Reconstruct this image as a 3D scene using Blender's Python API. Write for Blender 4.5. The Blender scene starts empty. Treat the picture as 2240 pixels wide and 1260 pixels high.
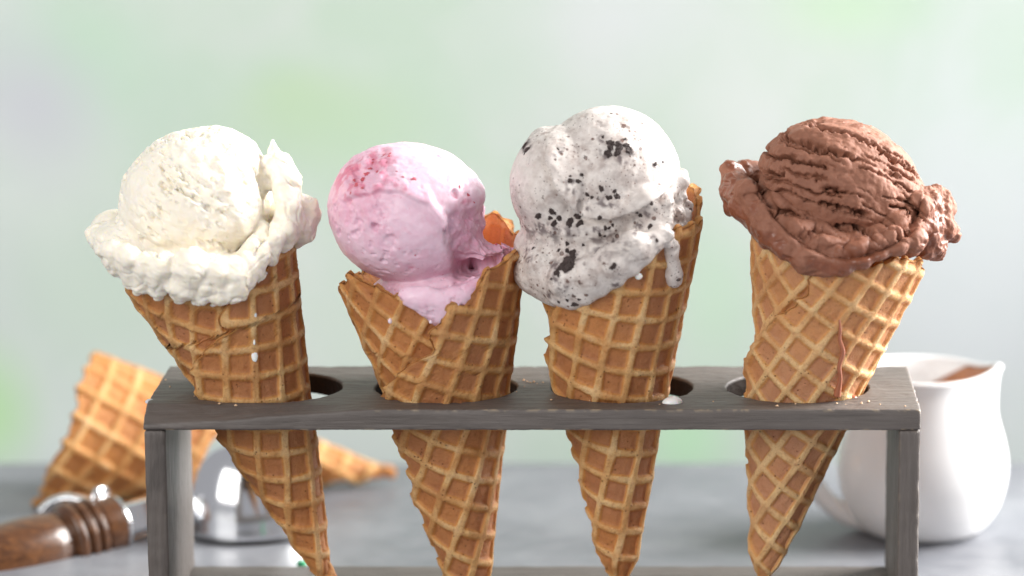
import bpy, bmesh, math, random
import numpy as np
from mathutils import Vector, Matrix

random.seed(7)
RNG = np.random.default_rng(11)
CM = 0.01                       # everything below is laid out in centimetres, meshes are written in metres
sc = bpy.context.scene
COL = sc.collection

# ------------------------------------------------------------------ camera
H = 6.55                        # top of the rack above the table
CAM = np.array([3.48, -100.31, 22.43 + H])
PITCH = math.radians(11.05)
FPX, PX0, PY0 = 8000.0, 1442.0, 630.0      # lens in pixels of the 2240 px wide photograph

cam_d = bpy.data.cameras.new('camera')
cam = bpy.data.objects.new('camera', cam_d)
COL.objects.link(cam)
cam.location = CAM * CM
cam.rotation_euler = (math.radians(90) - PITCH, 0, 0)
cam_d.sensor_width = 36.0
cam_d.lens = 36.0 * FPX / 2240.0
cam_d.shift_x = -(PX0 - 1120.0) / 2240.0
cam_d.clip_start = 0.05
cam_d.clip_end = 20.0
cam_d.dof.use_dof = True
cam_d.dof.focus_distance = 1.013
cam_d.dof.aperture_fstop = 6.0
cam_d.dof.aperture_blades = 0
sc.camera = cam

# ------------------------------------------------------------------ light
world = bpy.data.worlds.new('World')
sc.world = world
world.use_nodes = True
wb = world.node_tree.nodes['Background']
wb.inputs['Color'].default_value = (0.95, 0.95, 1.0, 1)
wb.inputs['Strength'].default_value = 0.38


def area(name, loc, target, sx, sy, power, color):
    l = bpy.data.lights.new(name, 'AREA')
    l.shape = 'RECTANGLE'
    l.size, l.size_y = sx * CM, sy * CM
    l.energy = power
    l.color = color
    o = bpy.data.objects.new(name, l)
    COL.objects.link(o)
    o.location = Vector(loc) * CM
    o.rotation_euler = (Vector(target) - Vector(loc)).to_track_quat('-Z', 'Y').to_euler()
    return o


area('window_light', (90, 33, 50), (0, 0, 8), 80, 85, 57.0, (1.0, 0.985, 0.965))
area('front_light', (-75, -110, 70), (0, 0, 8), 110, 90, 14.5, (1.0, 0.975, 0.94))

sc.view_settings.view_transform = 'Standard'
sc.view_settings.look = 'None'
sc.view_settings.exposure = 0.18
sc.view_settings.gamma = 1.0
sc.view_settings.use_curve_mapping = False
sc.cycles.use_denoising = True
sc.cycles.max_bounces = 10
sc.cycles.diffuse_bounces = 5
sc.cycles.use_adaptive_sampling = False


# ------------------------------------------------------------------ projection helpers (photograph pixel <-> place in the scene)
def ray(px, py):
    dx, dy = (px - PX0) / FPX, -(py - PY0) / FPX
    F = np.array([0, math.cos(PITCH), -math.sin(PITCH)])
    U = np.array([0, math.sin(PITCH), math.cos(PITCH)])
    d = F + dx * np.array([1.0, 0, 0]) + dy * U
    return d / np.linalg.norm(d)


def atY(px, py, Y):
    d = ray(px, py)
    return CAM + d * ((Y - CAM[1]) / d[1])


def atZ(px, py, Z):
    d = ray(px, py)
    return CAM + d * ((Z - CAM[2]) / d[2])


def flatpx(v, Y):
    """front elevation of points in photograph-like units, measured in the plane Y"""
    o = atY(1120, 800, Y)
    sx = 1.0 / (atY(1121, 800, Y)[0] - o[0])
    sz = 1.0 / (atY(1120, 799, Y)[2] - o[2])
    return 1120 + (v[:, 0] - o[0]) * sx, 800 - (v[:, 2] - o[2]) * sz


# ------------------------------------------------------------------ noise
_P = RNG.permutation(256)
_P = np.concatenate([_P, _P, _P]).astype(np.int32)
_G = RNG.normal(size=(256, 3))
_G /= np.linalg.norm(_G, axis=1)[:, None]


def perlin(p, seed=0):
    p = np.asarray(p, float) + seed * 17.31
    i = np.floor(p).astype(np.int32)
    f = p - i
    u = f * f * f * (f * (f * 6 - 15) + 10)
    i &= 255
    out = 0
    for dx in (0, 1):
        wx = u[:, 0] if dx else 1 - u[:, 0]
        for dy in (0, 1):
            wy = u[:, 1] if dy else 1 - u[:, 1]
            for dz in (0, 1):
                wz = u[:, 2] if dz else 1 - u[:, 2]
                g = _G[_P[_P[_P[(i[:, 0] + dx) & 255] + ((i[:, 1] + dy) & 255)] + ((i[:, 2] + dz) & 255)]]
                out = out + wx * wy * wz * (g[:, 0] * (f[:, 0] - dx) + g[:, 1] * (f[:, 1] - dy) + g[:, 2] * (f[:, 2] - dz))
    return out * 1.5


def fbm(p, o=3, seed=0, gain=0.5):
    a, s, out = 1.0, 1.0, 0
    for k in range(o):
        out = out + a * perlin(p * s, seed + k * 3)
        a *= gain
        s *= 2.03
    return out


def sstep(a, b, x):
    t = np.clip((x - a) / (b - a), 0, 1)
    return t * t * (3 - 2 * t)


def n1(x, seed=0):
    x = np.asarray(x, float)
    return perlin(np.stack([x, np.full_like(x, 0.37 + seed), np.full_like(x, 0.71)], -1).reshape(-1, 3), seed).reshape(x.shape)


# ------------------------------------------------------------------ mesh helpers
def finish(me, smooth=True):
    if smooth:
        me.polygons.foreach_set('use_smooth', np.ones(len(me.polygons), bool))
    me.update()


def mesh_np(name, v, faces, attrs=None, smooth=True):
    """v (n,3) in cm, faces (m,4) or list of polygons"""
    me = bpy.data.meshes.new(name)
    v = np.asarray(v, float) * CM
    if isinstance(faces, np.ndarray):
        m, k = faces.shape
        me.vertices.add(len(v))
        me.vertices.foreach_set('co', v.astype(np.float32).ravel())
        me.loops.add(m * k)
        me.loops.foreach_set('vertex_index', faces.astype(np.int32).ravel())
        me.polygons.add(m)
        me.polygons.foreach_set('loop_start', np.arange(0, m * k, k, dtype=np.int32))
        me.update(calc_edges=True)
    else:
        me.from_pydata([tuple(x) for x in v], [], faces)
    for a, val in (attrs or {}).items():
        at = me.attributes.new(a, 'FLOAT', 'POINT')
        at.data.foreach_set('value', np.asarray(val, np.float32).ravel())
    me.validate()
    finish(me, smooth)
    return me


def obj(name, me, mat=None, parent=None, loc=None):
    o = bpy.data.objects.new(name, me)
    COL.objects.link(o)
    if mat is not None and me is not None and not me.materials:
        me.materials.append(mat)
    if loc is not None:
        o.location = Vector(loc) * CM
    if parent is not None:
        o.parent = parent
        # meshes are written in world centimetres: undo the offset of the parent chain
        off = Vector((0, 0, 0))
        p = parent
        while p is not None:
            off += p.location
            p = p.parent
        o.location = o.location - off
    return o


def thing(name, label, cat, loc, group=None):
    o = bpy.data.objects.new(name, None)
    COL.objects.link(o)
    o.empty_display_size = 0.01
    o.location = Vector(loc) * CM
    tag(o, label, cat, group)
    return o


def tag(o, label, cat, group=None):
    o['label'] = label
    o['category'] = cat
    if group:
        o['group'] = group
    return o


def grid_faces(nu, nv, closed_u=False):
    """vertex index = i*nv + j"""
    iu = np.arange(nu if closed_u else nu - 1)
    i, j = np.meshgrid(iu, np.arange(nv - 1), indexing='ij')
    i2 = (i + 1) % nu
    return np.stack([i * nv + j, i2 * nv + j, i2 * nv + j + 1, i * nv + j + 1], -1).reshape(-1, 4)


def vnormals(v, f):
    n = np.zeros_like(v)
    fn = np.cross(v[f[:, 2]] - v[f[:, 0]], v[f[:, 3]] - v[f[:, 1]])
    for k in range(4):
        for c in range(3):
            n[:, c] += np.bincount(f[:, k], fn[:, c], len(v))
    return n / np.maximum(np.linalg.norm(n, axis=1)[:, None], 1e-9)


def lathe(profile, n=64, close=False):
    """profile (m,2) radius,height -> verts, quads around z"""
    profile = np.asarray(profile, float)
    a = np.linspace(0, 2 * math.pi, n, endpoint=False)
    v = np.stack([np.outer(np.cos(a), profile[:, 0]), np.outer(np.sin(a), profile[:, 0]),
                  np.tile(profile[:, 1], (n, 1))], -1).reshape(-1, 3)
    return v, grid_faces(n, len(profile), True)


def smooth_curve(pts, n):
    """Catmull-Rom through the rows of pts"""
    pts = np.asarray(pts, float)
    P = np.vstack([2 * pts[0] - pts[1], pts, 2 * pts[-1] - pts[-2]])
    out = []
    for t in np.linspace(0, len(pts) - 1 - 1e-6, n):
        k = int(t)
        u = t - k
        a, b, c, d = P[k:k + 4]
        out.append(0.5 * (2 * b + (c - a) * u + (2 * a - 5 * b + 4 * c - d) * u * u + (3 * b - a - 3 * c + d) * u ** 3))
    return np.array(out)


def tube(path, rad, n=16, flat=1.0):
    path = np.asarray(path, float)
    rad = np.broadcast_to(np.asarray(rad, float), (len(path),))
    T = np.gradient(path, axis=0)
    T /= np.linalg.norm(T, axis=1)[:, None]
    up = np.array([0, 0, 1.0])
    v = []
    for p, t, r in zip(path, T, rad):
        s = np.cross(t, up)
        if np.linalg.norm(s) < 1e-3:
            s = np.array([1.0, 0, 0])
        s /= np.linalg.norm(s)
        w = np.cross(s, t)
        for k in range(n):
            a = 2 * math.pi * k / n
            v.append(p + s * math.cos(a) * r * flat + w * math.sin(a) * r)
    m = len(path)
    f = []
    for i in range(m - 1):
        for k in range(n):
            f.append((i * n + k, i * n + (k + 1) % n, (i + 1) * n + (k + 1) % n, (i + 1) * n + k))
    v = list(v) + [path[0], path[-1]]
    for k in range(n):
        f.append((m * n, (k + 1) % n, k))
        f.append((m * n + 1, (m - 1) * n + k, (m - 1) * n + (k + 1) % n))
    return np.array(v), f


def box_mesh(name, lo, hi, bevel=0.03, seg=2):
    bm = bmesh.new()
    bmesh.ops.create_cube(bm, size=1)
    lo, hi = Vector(lo), Vector(hi)
    for v in bm.verts:
        v.co = Vector([lo[i] + (v.co[i] + .5) * (hi[i] - lo[i]) for i in range(3)]) * CM
    bmesh.ops.bevel(bm, geom=bm.edges[:], offset=bevel * CM, segments=seg, affect='EDGES', profile=.5)
    me = bpy.data.meshes.new(name)
    bm.to_mesh(me)
    bm.free()
    return me


# ------------------------------------------------------------------ solid modelling on a distance grid
class Vol:
    def __init__(s, lo, hi, vox):
        s.lo, s.vox = np.asarray(lo, float), vox
        s.n = np.ceil((np.asarray(hi, float) - s.lo) / vox).astype(int) + 1
        s.ax = [s.lo[i] + vox * np.arange(s.n[i]) for i in range(3)]
        s.d = np.full(tuple(s.n), 3.0, np.float32)

    def _sub(s, lo, hi):
        sl = []
        for i in range(3):
            a = max(0, int((lo[i] - s.lo[i]) / s.vox) - 1)
            b = min(s.n[i], int((hi[i] - s.lo[i]) / s.vox) + 2)
            if b <= a:
                return None
            sl.append(slice(a, b))
        g = [s.ax[i][sl[i]].astype(np.float32) for i in range(3)]
        return tuple(sl), g[0][:, None, None], g[1][None, :, None], g[2][None, None, :]

    def _put(s, sl, e, k, op):
        d = s.d[sl]
        if op == 'add':
            if k > 0:
                h = np.maximum(k - np.abs(d - e), 0)
                s.d[sl] = np.minimum(d, e) - h * h / (4 * k)
            else:
                s.d[sl] = np.minimum(d, e)
        else:
            e = -e
            if k > 0:
                h = np.maximum(k - np.abs(d - e), 0)
                s.d[sl] = np.maximum(d, e) + h * h / (4 * k)
            else:
                s.d[sl] = np.maximum(d, e)

    def ell(s, c, r, k=0.2, op='add', lean=0.0):
        c = np.asarray(c, float)
        r = np.broadcast_to(np.asarray(r, float), (3,))
        m = r.max() + k + .1
        q = s._sub(c - m, c + m)
        if q is None:
            return
        sl, x, y, z = q
        x, y, z = x - c[0], y - c[1], z - c[2]
        if lean:
            cl, sn = math.cos(lean), math.sin(lean)
            x, z = x * cl - z * sn, x * sn + z * cl
        k0 = np.sqrt((x / r[0]) ** 2 + (y / r[1]) ** 2 + (z / r[2]) ** 2)
        k1 = np.sqrt((x / r[0] ** 2) ** 2 + (y / r[1] ** 2) ** 2 + (z / r[2] ** 2) ** 2)
        s._put(sl, k0 * (k0 - 1) / np.maximum(k1, 1e-6), k, op)

    def cap(s, a, b, ra, rb, k=0.2, op='add'):
        a, b = np.asarray(a, float), np.asarray(b, float)
        m = max(ra, rb) + k + .1
        q = s._sub(np.minimum(a, b) - m, np.maximum(a, b) + m)
        if q is None:
            return
        sl, x, y, z = q
        ab = b - a
        t = np.clip(((x - a[0]) * ab[0] + (y - a[1]) * ab[1] + (z - a[2]) * ab[2]) / max(ab @ ab, 1e-9), 0, 1)
        e = np.sqrt((x - a[0] - t * ab[0]) ** 2 + (y - a[1] - t * ab[1]) ** 2 + (z - a[2] - t * ab[2]) ** 2) - (ra + (rb - ra) * t)
        s._put(sl, e, k, op)

    def chain(s, pts, k=0.2, op='add'):
        """pts: rows of x,y,z,radius"""
        for p, q in zip(pts[:-1], pts[1:]):
            s.cap(p[:3], q[:3], p[3], q[3], k, op)

    def rough(s, fn, band=0.45):
        """add fn(points) to the distance near the surface"""
        m = np.abs(s.d) < band
        i = np.argwhere(m)
        p = s.lo + i * s.vox
        s.d[m] += fn(p).astype(np.float32)

    def mesh(s):
        d = s.d
        nx, ny, nz = d.shape
        ins = d < 0
        cnt = np.zeros((nx - 1, ny - 1, nz - 1), np.int8)
        cs = [(a, b, c) for a in (0, 1) for b in (0, 1) for c in (0, 1)]
        for a, b, c in cs:
            cnt += ins[a:nx - 1 + a, b:ny - 1 + b, c:nz - 1 + c]
        cell = np.argwhere((cnt > 0) & (cnt < 8))
        idx = np.full(cnt.shape, -1, np.int32)
        idx[cell[:, 0], cell[:, 1], cell[:, 2]] = np.arange(len(cell))
        val = {c: d[cell[:, 0] + c[0], cell[:, 1] + c[1], cell[:, 2] + c[2]].astype(float) for c in cs}
        acc = np.zeros((len(cell), 3))
        num = np.zeros(len(cell))
        for a in cs:
            for ax in range(3):
                if a[ax] == 1:
                    continue
                b = list(a)
                b[ax] = 1
                b = tuple(b)
                va, vb = val[a], val[b]
                m = (va < 0) != (vb < 0)
                t = np.where(m, va / np.where(m, va - vb, 1), 0)
                pt = np.tile(np.array(a, float), (len(cell), 1))
                pt[:, ax] += t
                acc += pt * m[:, None]
                num += m
        v = s.lo + (cell + acc / num[:, None]) * s.vox
        F = []
        for ax in range(3):
            o1, o2 = [(1, 2), (2, 0), (0, 1)][ax]
            A = ins[tuple(slice(0, -1) if i == ax else slice(1, -1) for i in range(3))]
            B = ins[tuple(slice(1, None) if i == ax else slice(1, -1) for i in range(3))]
            e = np.argwhere(A != B)
            flip = A[e[:, 0], e[:, 1], e[:, 2]]
            e = e + np.array([0 if i == ax else 1 for i in range(3)])
            q = []
            for da, db in ((-1, -1), (0, -1), (0, 0), (-1, 0)):
                w = e.copy()
                w[:, o1] += da
                w[:, o2] += db
                q.append(idx[w[:, 0], w[:, 1], w[:, 2]])
            q = np.stack(q, -1)
            q[~flip] = q[~flip][:, ::-1]
            F.append(q)
        return v, np.concatenate(F)


# ------------------------------------------------------------------ materials
class Mat:
    def __init__(s, name):
        s.m = bpy.data.materials.new(name)
        s.m.use_nodes = True
        s.t = s.m.node_tree
        s.b = s.t.nodes['Principled BSDF']
        s.out = s.t.nodes['Material Output']

    def n(s, typ, **kw):
        nd = s.t.nodes.new(typ)
        for k, v in kw.items():
            if k.startswith('i_'):
                key = k[2:].replace('_', ' ')
                nd.inputs[key].default_value = v
            else:
                setattr(nd, k, v)
        return nd

    def l(s, a, b):
        s.t.links.new(a, b)

    def coord(s, scale=(1, 1, 1), kind='Object'):
        tc = s.n('ShaderNodeTexCoord')
        mp = s.n('ShaderNodeMapping')
        mp.inputs['Scale'].default_value = [x / CM for x in scale]     # texture space in centimetres
        s.l(tc.outputs[kind], mp.inputs['Vector'])
        return mp.outputs['Vector']

    def noise(s, vec, scale, detail=4, rough=.55, dist=0.0):
        nd = s.n('ShaderNodeTexNoise')
        nd.inputs['Scale'].default_value = scale
        nd.inputs['Detail'].default_value = detail
        nd.inputs['Roughness'].default_value = rough
        nd.inputs['Distortion'].default_value = dist
        s.l(vec, nd.inputs['Vector'])
        return nd.outputs['Fac']

    def ramp(s, fac, stops, interp='LINEAR'):
        nd = s.n('ShaderNodeValToRGB')
        nd.color_ramp.interpolation = interp
        e = nd.color_ramp.elements
        while len(e) < len(stops):
            e.new(.5)
        for k, (p, c) in enumerate(stops):
            e[k].position = p
            e[k].color = (c, c, c, 1) if isinstance(c, (int, float)) else (*c, 1)
        s.l(fac, nd.inputs['Fac'])
        return nd.outputs['Color']

    def mix(s, fac, a, b, blend='MIX'):
        nd = s.n('ShaderNodeMix', data_type='RGBA', blend_type=blend)
        for sock, val in ((nd.inputs[0], fac), (nd.inputs[6], a), (nd.inputs[7], b)):
            if isinstance(val, (int, float)):
                sock.default_value = val
            elif isinstance(val, tuple):
                sock.default_value = (*val, 1)
            else:
                s.l(val, sock)
        return nd.outputs[2]

    def math(s, op, a, b=0.0, clamp=False):
        nd = s.n('ShaderNodeMath', operation=op, use_clamp=clamp)
        for sock, val in zip(nd.inputs, (a, b)):
            if isinstance(val, (int, float)):
                sock.default_value = val
            else:
                s.l(val, sock)
        return nd.outputs[0]

    def attr(s, name):
        nd = s.n('ShaderNodeAttribute', attribute_name=name)
        return nd.outputs['Fac']

    def bump(s, h, dist_cm, strength=1.0, prev=None):
        nd = s.n('ShaderNodeBump')
        nd.inputs['Strength'].default_value = strength
        nd.inputs['Distance'].default_value = dist_cm * CM
        s.l(h, nd.inputs['Height'])
        if prev is not None:
            s.l(prev, nd.inputs['Normal'])
        s.l(nd.outputs['Normal'], s.b.inputs['Normal'])
        return nd.outputs['Normal']

    def set(s, **kw):
        for k, v in kw.items():
            key = k.replace('_', ' ')
            if isinstance(v, tuple) and len(v) == 3 and key != 'Subsurface Radius':
                v = (*v, 1)
            if hasattr(v, 'is_linked'):
                s.l(v, s.b.inputs[key])
            else:
                s.b.inputs[key].default_value = v
        return s


def m_wood(name, grain):
    m = Mat(name)
    stretch = {'x': (.16, 1.6, 1.6), 'z': (1.6, 1.6, .16)}[grain]
    fine = {'x': (.5, 9, 9), 'z': (9, 9, .5)}[grain]
    vec = m.coord(stretch)
    vf = m.coord(fine)
    v1 = m.coord((1, 1, 1))
    a = m.noise(vec, 2.2, 6, .6, .6)
    b = m.noise(vf, 1.3, 4, .6)
    c = m.noise(v1, .35, 3)
    col = m.ramp(a, [(.25, (.062, .050, .043)), (.5, (.090, .074, .064)), (.75, (.130, .109, .096))])
    col = m.mix(m.ramp(b, [(.3, 0.0), (.75, .6)]), col, (.118, .102, .094))
    col = m.mix(m.ramp(b, [(.24, .75), (.36, 0.0)]), col, (.022, .018, .017))
    col = m.mix(m.ramp(c, [(.35, 0.0), (.7, .35)]), col, (.125, .108, .10))
    col = m.mix(m.attr('wear'), col, (.34, .26, .17))
    m.set(Base_Color=col, Roughness=m.ramp(a, [(.2, .62), (.8, .46)]))
    m.b.inputs['Specular IOR Level'].default_value = .6
    hh = m.math('ADD', m.math('MULTIPLY', b, .7), m.math('MULTIPLY', a, .6))
    st = m.noise(m.coord((.12, .5, .5) if grain == 'x' else (.5, .5, .12)), 1.0, 5, .65, 1.5)
    dark = m.math('MULTIPLY', m.ramp(st, [(.56, 0.0), (.64, 1.0), (.70, .1)]), .4)
    col = m.mix(dark, col, (.028, .022, .020))
    col = m.mix(m.attr('bore_shade'), col, (.020, .014, .011))  # dark brown hole walls, darkened further in place of shade from the cones
    m.l(m.math('SUBTRACT', .6, m.math('MULTIPLY', m.attr('bore_shade'), .55)), m.b.inputs['Specular IOR Level'])
    m.set(Base_Color=col)
    nrm = m.bump(hh, .045, .9)
    m.bump(m.noise(v1, 28, 3), .012, .6, nrm)
    return m.m


def m_waffle(name, base_rib=(.82, .52, .21), base_pit=(.49, .22, .10), trans=.22):
    m = Mat(name)
    v = m.coord()
    n1_ = m.noise(v, 1.1, 4)
    n2_ = m.noise(v, 9, 4)
    n3_ = m.noise(v, 30, 2)
    rib = m.attr('rib')
    rib = m.math('ADD', rib, m.math('MULTIPLY', m.math('SUBTRACT', n2_, .5), .35), True)
    amber = tuple(a_ * .5 + b_ * .5 for a_, b_ in zip(base_pit, base_rib))
    amber = (amber[0] * 1.0, amber[1] * .84, amber[2] * .55)
    col = m.mix(m.ramp(rib, [(.08, 0.0), (.40, 1.0)]), base_pit, amber)
    col = m.mix(m.ramp(rib, [(.55, 0.0), (.92, 1.0)]), col, base_rib)
    big = m.noise(v, .38, 3)
    col = m.mix(m.ramp(big, [(.40, 0.0), (.62, .55)]), col, tuple(x * y for x, y in zip(amber, (.98, .88, .8))))
    toast = tuple(x * y for x, y in zip(base_pit, (.72, .6, .5)))
    col = m.mix(m.ramp(n1_, [(.42, 0.0), (.72, .55)]), col, toast)
    pale = (.84, .60, .31)
    col = m.mix(m.math('MULTIPLY', m.ramp(n1_, [(.36, .8), (.52, 0.0)]), m.ramp(rib, [(.6, 0.0), (1.0, 1.0)])), col, pale)
    col = m.mix(m.ramp(n2_, [(.52, 0.0), (.72, .5)]), col, toast)
    col = m.mix(m.ramp(n3_, [(.52, 0.0), (.70, .4)]), col, toast)
    col = m.mix(m.attr('edge'), col, (.62, .32, .1))
    # little air holes in the crust
    vo = m.n('ShaderNodeTexVoronoi')
    vo.inputs['Scale'].default_value = 7.0
    m.l(v, vo.inputs['Vector'])
    hole = m.math('MULTIPLY', m.ramp(vo.outputs['Distance'], [(.10, 1.0), (.19, 0.0)]), m.ramp(m.noise(v, 2.3, 2), [(.5, 0.0), (.58, 1.0)]))
    col = m.mix(m.math('MULTIPLY', hole, .75), col, (.16, .055, .018))
    m.set(Base_Color=col, Roughness=m.ramp(n2_, [(.3, .48), (.7, .68)]))
    m.b.inputs['Specular IOR Level'].default_value = .45
    m.b.inputs['Subsurface Weight'].default_value = .18
    m.b.inputs['Subsurface Radius'].default_value = (1.0, .45, .15)
    m.b.inputs['Subsurface Scale'].default_value = .12 * CM
    h = m.math('SUBTRACT', m.math('ADD', m.math('MULTIPLY', n3_, .35), m.math('MULTIPLY', n2_, .6)), m.math('MULTIPLY', hole, 1.2))
    m.bump(h, .06, 1.0)
    tr = m.n('ShaderNodeBsdfTranslucent')
    tr.inputs['Color'].default_value = (.95, .42, .1, 1)
    mx = m.n('ShaderNodeMixShader')
    mx.inputs[0].default_value = trans
    m.l(m.b.outputs[0], mx.inputs[1])
    m.l(tr.outputs[0], mx.inputs[2])
    m.l(mx.outputs[0], m.out.inputs['Surface'])
    return m.m


def m_cream(name, kind):
    m = Mat(name)
    v = m.coord()
    fine = m.noise(v, 14, 4)
    mid = m.noise(v, 4, 4)
    wet = m.attr('wet')
    if kind == 'vanilla':
        col = m.mix(m.ramp(mid, [(.35, 0.0), (.7, 1.0)]), (.875, .81, .685), (.89, .845, .755))
        rad, scale, w = (1.0, .85, .5), .11, .7
    elif kind == 'strawberry':
        col = m.mix(m.ramp(mid, [(.3, 0.0), (.7, 1.0)]), (.74, .495, .60), (.785, .57, .665))
        col = m.mix(m.attr('pale'), col, (.69, .505, .585))  # lit upper right of the ball toned in the colour to suit the key light
        col = m.mix(m.attr('tint'), col, (.66, .30, .42))
        flek = m.math('MULTIPLY', m.ramp(m.noise(v, 7, 3), [(.66, 0.0), (.73, 1.0)]), .6)
        col = m.mix(flek, col, (.60, .20, .30))
        ic = m.math('MULTIPLY', m.ramp(m.noise(v, 5.0, 5, .7), [(.52, 0.0), (.68, 1.0)]), .35)
        col = m.mix(ic, col, (.78, .60, .68))
        col = m.mix(m.attr('berry'), col, (.58, .10, .18))
        rad, scale, w = (1.0, .45, .45), .08, .35
    elif kind == 'cookie':
        col = m.mix(m.ramp(mid, [(.35, 0.0), (.7, 1.0)]), (.61, .555, .515), (.72, .665, .625))
        dens = m.noise(v, .9, 3)
        marb = m.noise(v, 1.3, 6, .65, 1.2)
        col = m.mix(m.ramp(marb, [(.50, 0.0), (.66, .6)]), col, (.40, .35, .33))
        haze = m.math('MULTIPLY', m.ramp(m.noise(v, 3.0, 5, .65), [(.46, 0.0), (.66, 1.0)]), m.ramp(dens, [(.35, 0.1), (.62, .85)]))
        col = m.mix(haze, col, (.33, .25, .22))
        col = m.mix(m.attr('smudge'), col, (.13, .10, .10))
        sp = m.n('ShaderNodeTexVoronoi')
        sp.inputs['Scale'].default_value = 6.0
        m.l(v, sp.inputs['Vector'])
        cr = m.n('ShaderNodeSeparateColor')
        m.l(sp.outputs['Color'], cr.inputs[0])
        big = m.math('LESS_THAN', m.math('ADD', sp.outputs['Distance'], m.math('MULTIPLY', fine, .25)), m.math('MULTIPLY', m.math('MULTIPLY', m.math('POWER', cr.outputs[0], 3.2), .64), m.ramp(dens, [(.35, .35), (.6, 1.0)])))
        sp2 = m.n('ShaderNodeTexVoronoi')
        sp2.inputs['Scale'].default_value = 14.0
        m.l(v, sp2.inputs['Vector'])
        cr2 = m.n('ShaderNodeSeparateColor')
        m.l(sp2.outputs['Color'], cr2.inputs[0])
        small = m.math('LESS_THAN', sp2.outputs['Distance'], m.math('MULTIPLY', m.math('MULTIPLY', m.math('POWER', cr2.outputs[1], 2.2), .46), m.ramp(dens, [(.35, .25), (.6, 1.0)])))
        spk = m.math('MAXIMUM', big, m.math('MULTIPLY', small, .8))
        col = m.mix(m.math('MULTIPLY', spk, .88), col, m.mix(cr2.outputs[2], (.04, .026, .024), (.20, .11, .085)))
        rad, scale, w = (1.0, .9, .8), .06, .3
    else:
        col = m.mix(m.ramp(mid, [(.3, 0.0), (.7, 1.0)]), (.205, .080, .045), (.270, .113, .067))
        col = m.mix(m.ramp(m.noise(v, 1.2, 3), [(.4, 0.0), (.75, .5)]), col, (.31, .138, .088))
        col = m.mix(wet, col, (.20, .066, .034))
        rad, scale, w = (1.0, .5, .3), .04, .12
    rgh = m.math('SUBTRACT', .52 if kind != 'choc' else .68, m.math('MULTIPLY', wet, .33 if kind != 'choc' else .46))
    m.set(Base_Color=col, Roughness=rgh)
    m.b.inputs['Specular IOR Level'].default_value = .45 if kind != 'choc' else .4
    m.b.inputs['Subsurface Weight'].default_value = w
    m.b.inputs['Subsurface Radius'].default_value = rad
    m.b.inputs['Subsurface Scale'].default_value = scale * CM
    st = m.math('SUBTRACT', 1.0, m.math('MULTIPLY', wet, .75))
    h = m.math('MULTIPLY', m.math('ADD', m.math('MULTIPLY', fine, .5), mid), st)
    m.bump(h, .03 if kind != 'choc' else .05, .55)
    return m.m


def m_simple(name, col, rough, metal=0.0, spec=.5, nscale=None, bump=0.0, var=None, sss=0.0):
    m = Mat(name)
    m.set(Base_Color=col, Roughness=rough, Metallic=metal)
    m.b.inputs['Specular IOR Level'].default_value = spec
    if nscale:
        n = m.noise(m.coord(), nscale, 4)
        if var:
            m.set(Base_Color=m.mix(m.ramp(n, [(.3, 0.0), (.7, 1.0)]), col, var))
        if bump:
            m.bump(n, bump, .6)
    if sss:
        m.b.inputs['Subsurface Weight'].default_value = sss
        m.b.inputs['Subsurface Scale'].default_value = .2 * CM
    return m.m


WOOD_X = m_wood('grey_wood_along', 'x')
WOOD_Z = m_wood('grey_wood_upright', 'z')
WAFFLE = m_waffle('waffle')
WAFFLE_PALE = m_waffle('waffle_pale', (.86, .60, .29), (.58, .30, .165), .22)
WAFFLE_BACK = m_waffle('waffle_golden', (.82, .53, .21), (.58, .27, .10), .2)
CREAM = {k: m_cream('ice_cream_' + k, k) for k in ('vanilla', 'strawberry', 'cookie', 'choc')}
COOKIE = m_simple('cookie_crumb', (.028, .018, .016), .7, nscale=14, bump=.06, var=(.075, .05, .045))

# ------------------------------------------------------------------ setting: tabletop and painted backdrop
yb = atZ(1120, 1012, 0)[1]
m = Mat('grey_stone_top')
v = m.coord()
n = m.noise(v, .13, 6, .6, .4)
n2 = m.noise(v, 1.1, 5, .6)
c = m.ramp(n, [(.28, (.095, .10, .117)), (.5, (.15, .156, .175)), (.68, (.25, .257, .278))])
c = m.mix(m.ramp(n2, [(.35, 0.0), (.75, .4)]), c, (.28, .285, .30))
m.set(Base_Color=c, Roughness=m.ramp(n2, [(.3, .34), (.7, .5)]))
m.bump(n2, .02, .35)
t = obj('tabletop', box_mesh('tabletop', (-70, -55, -2.5), (70, yb, 0), .12), m.m)
t['kind'] = 'structure'

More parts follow.
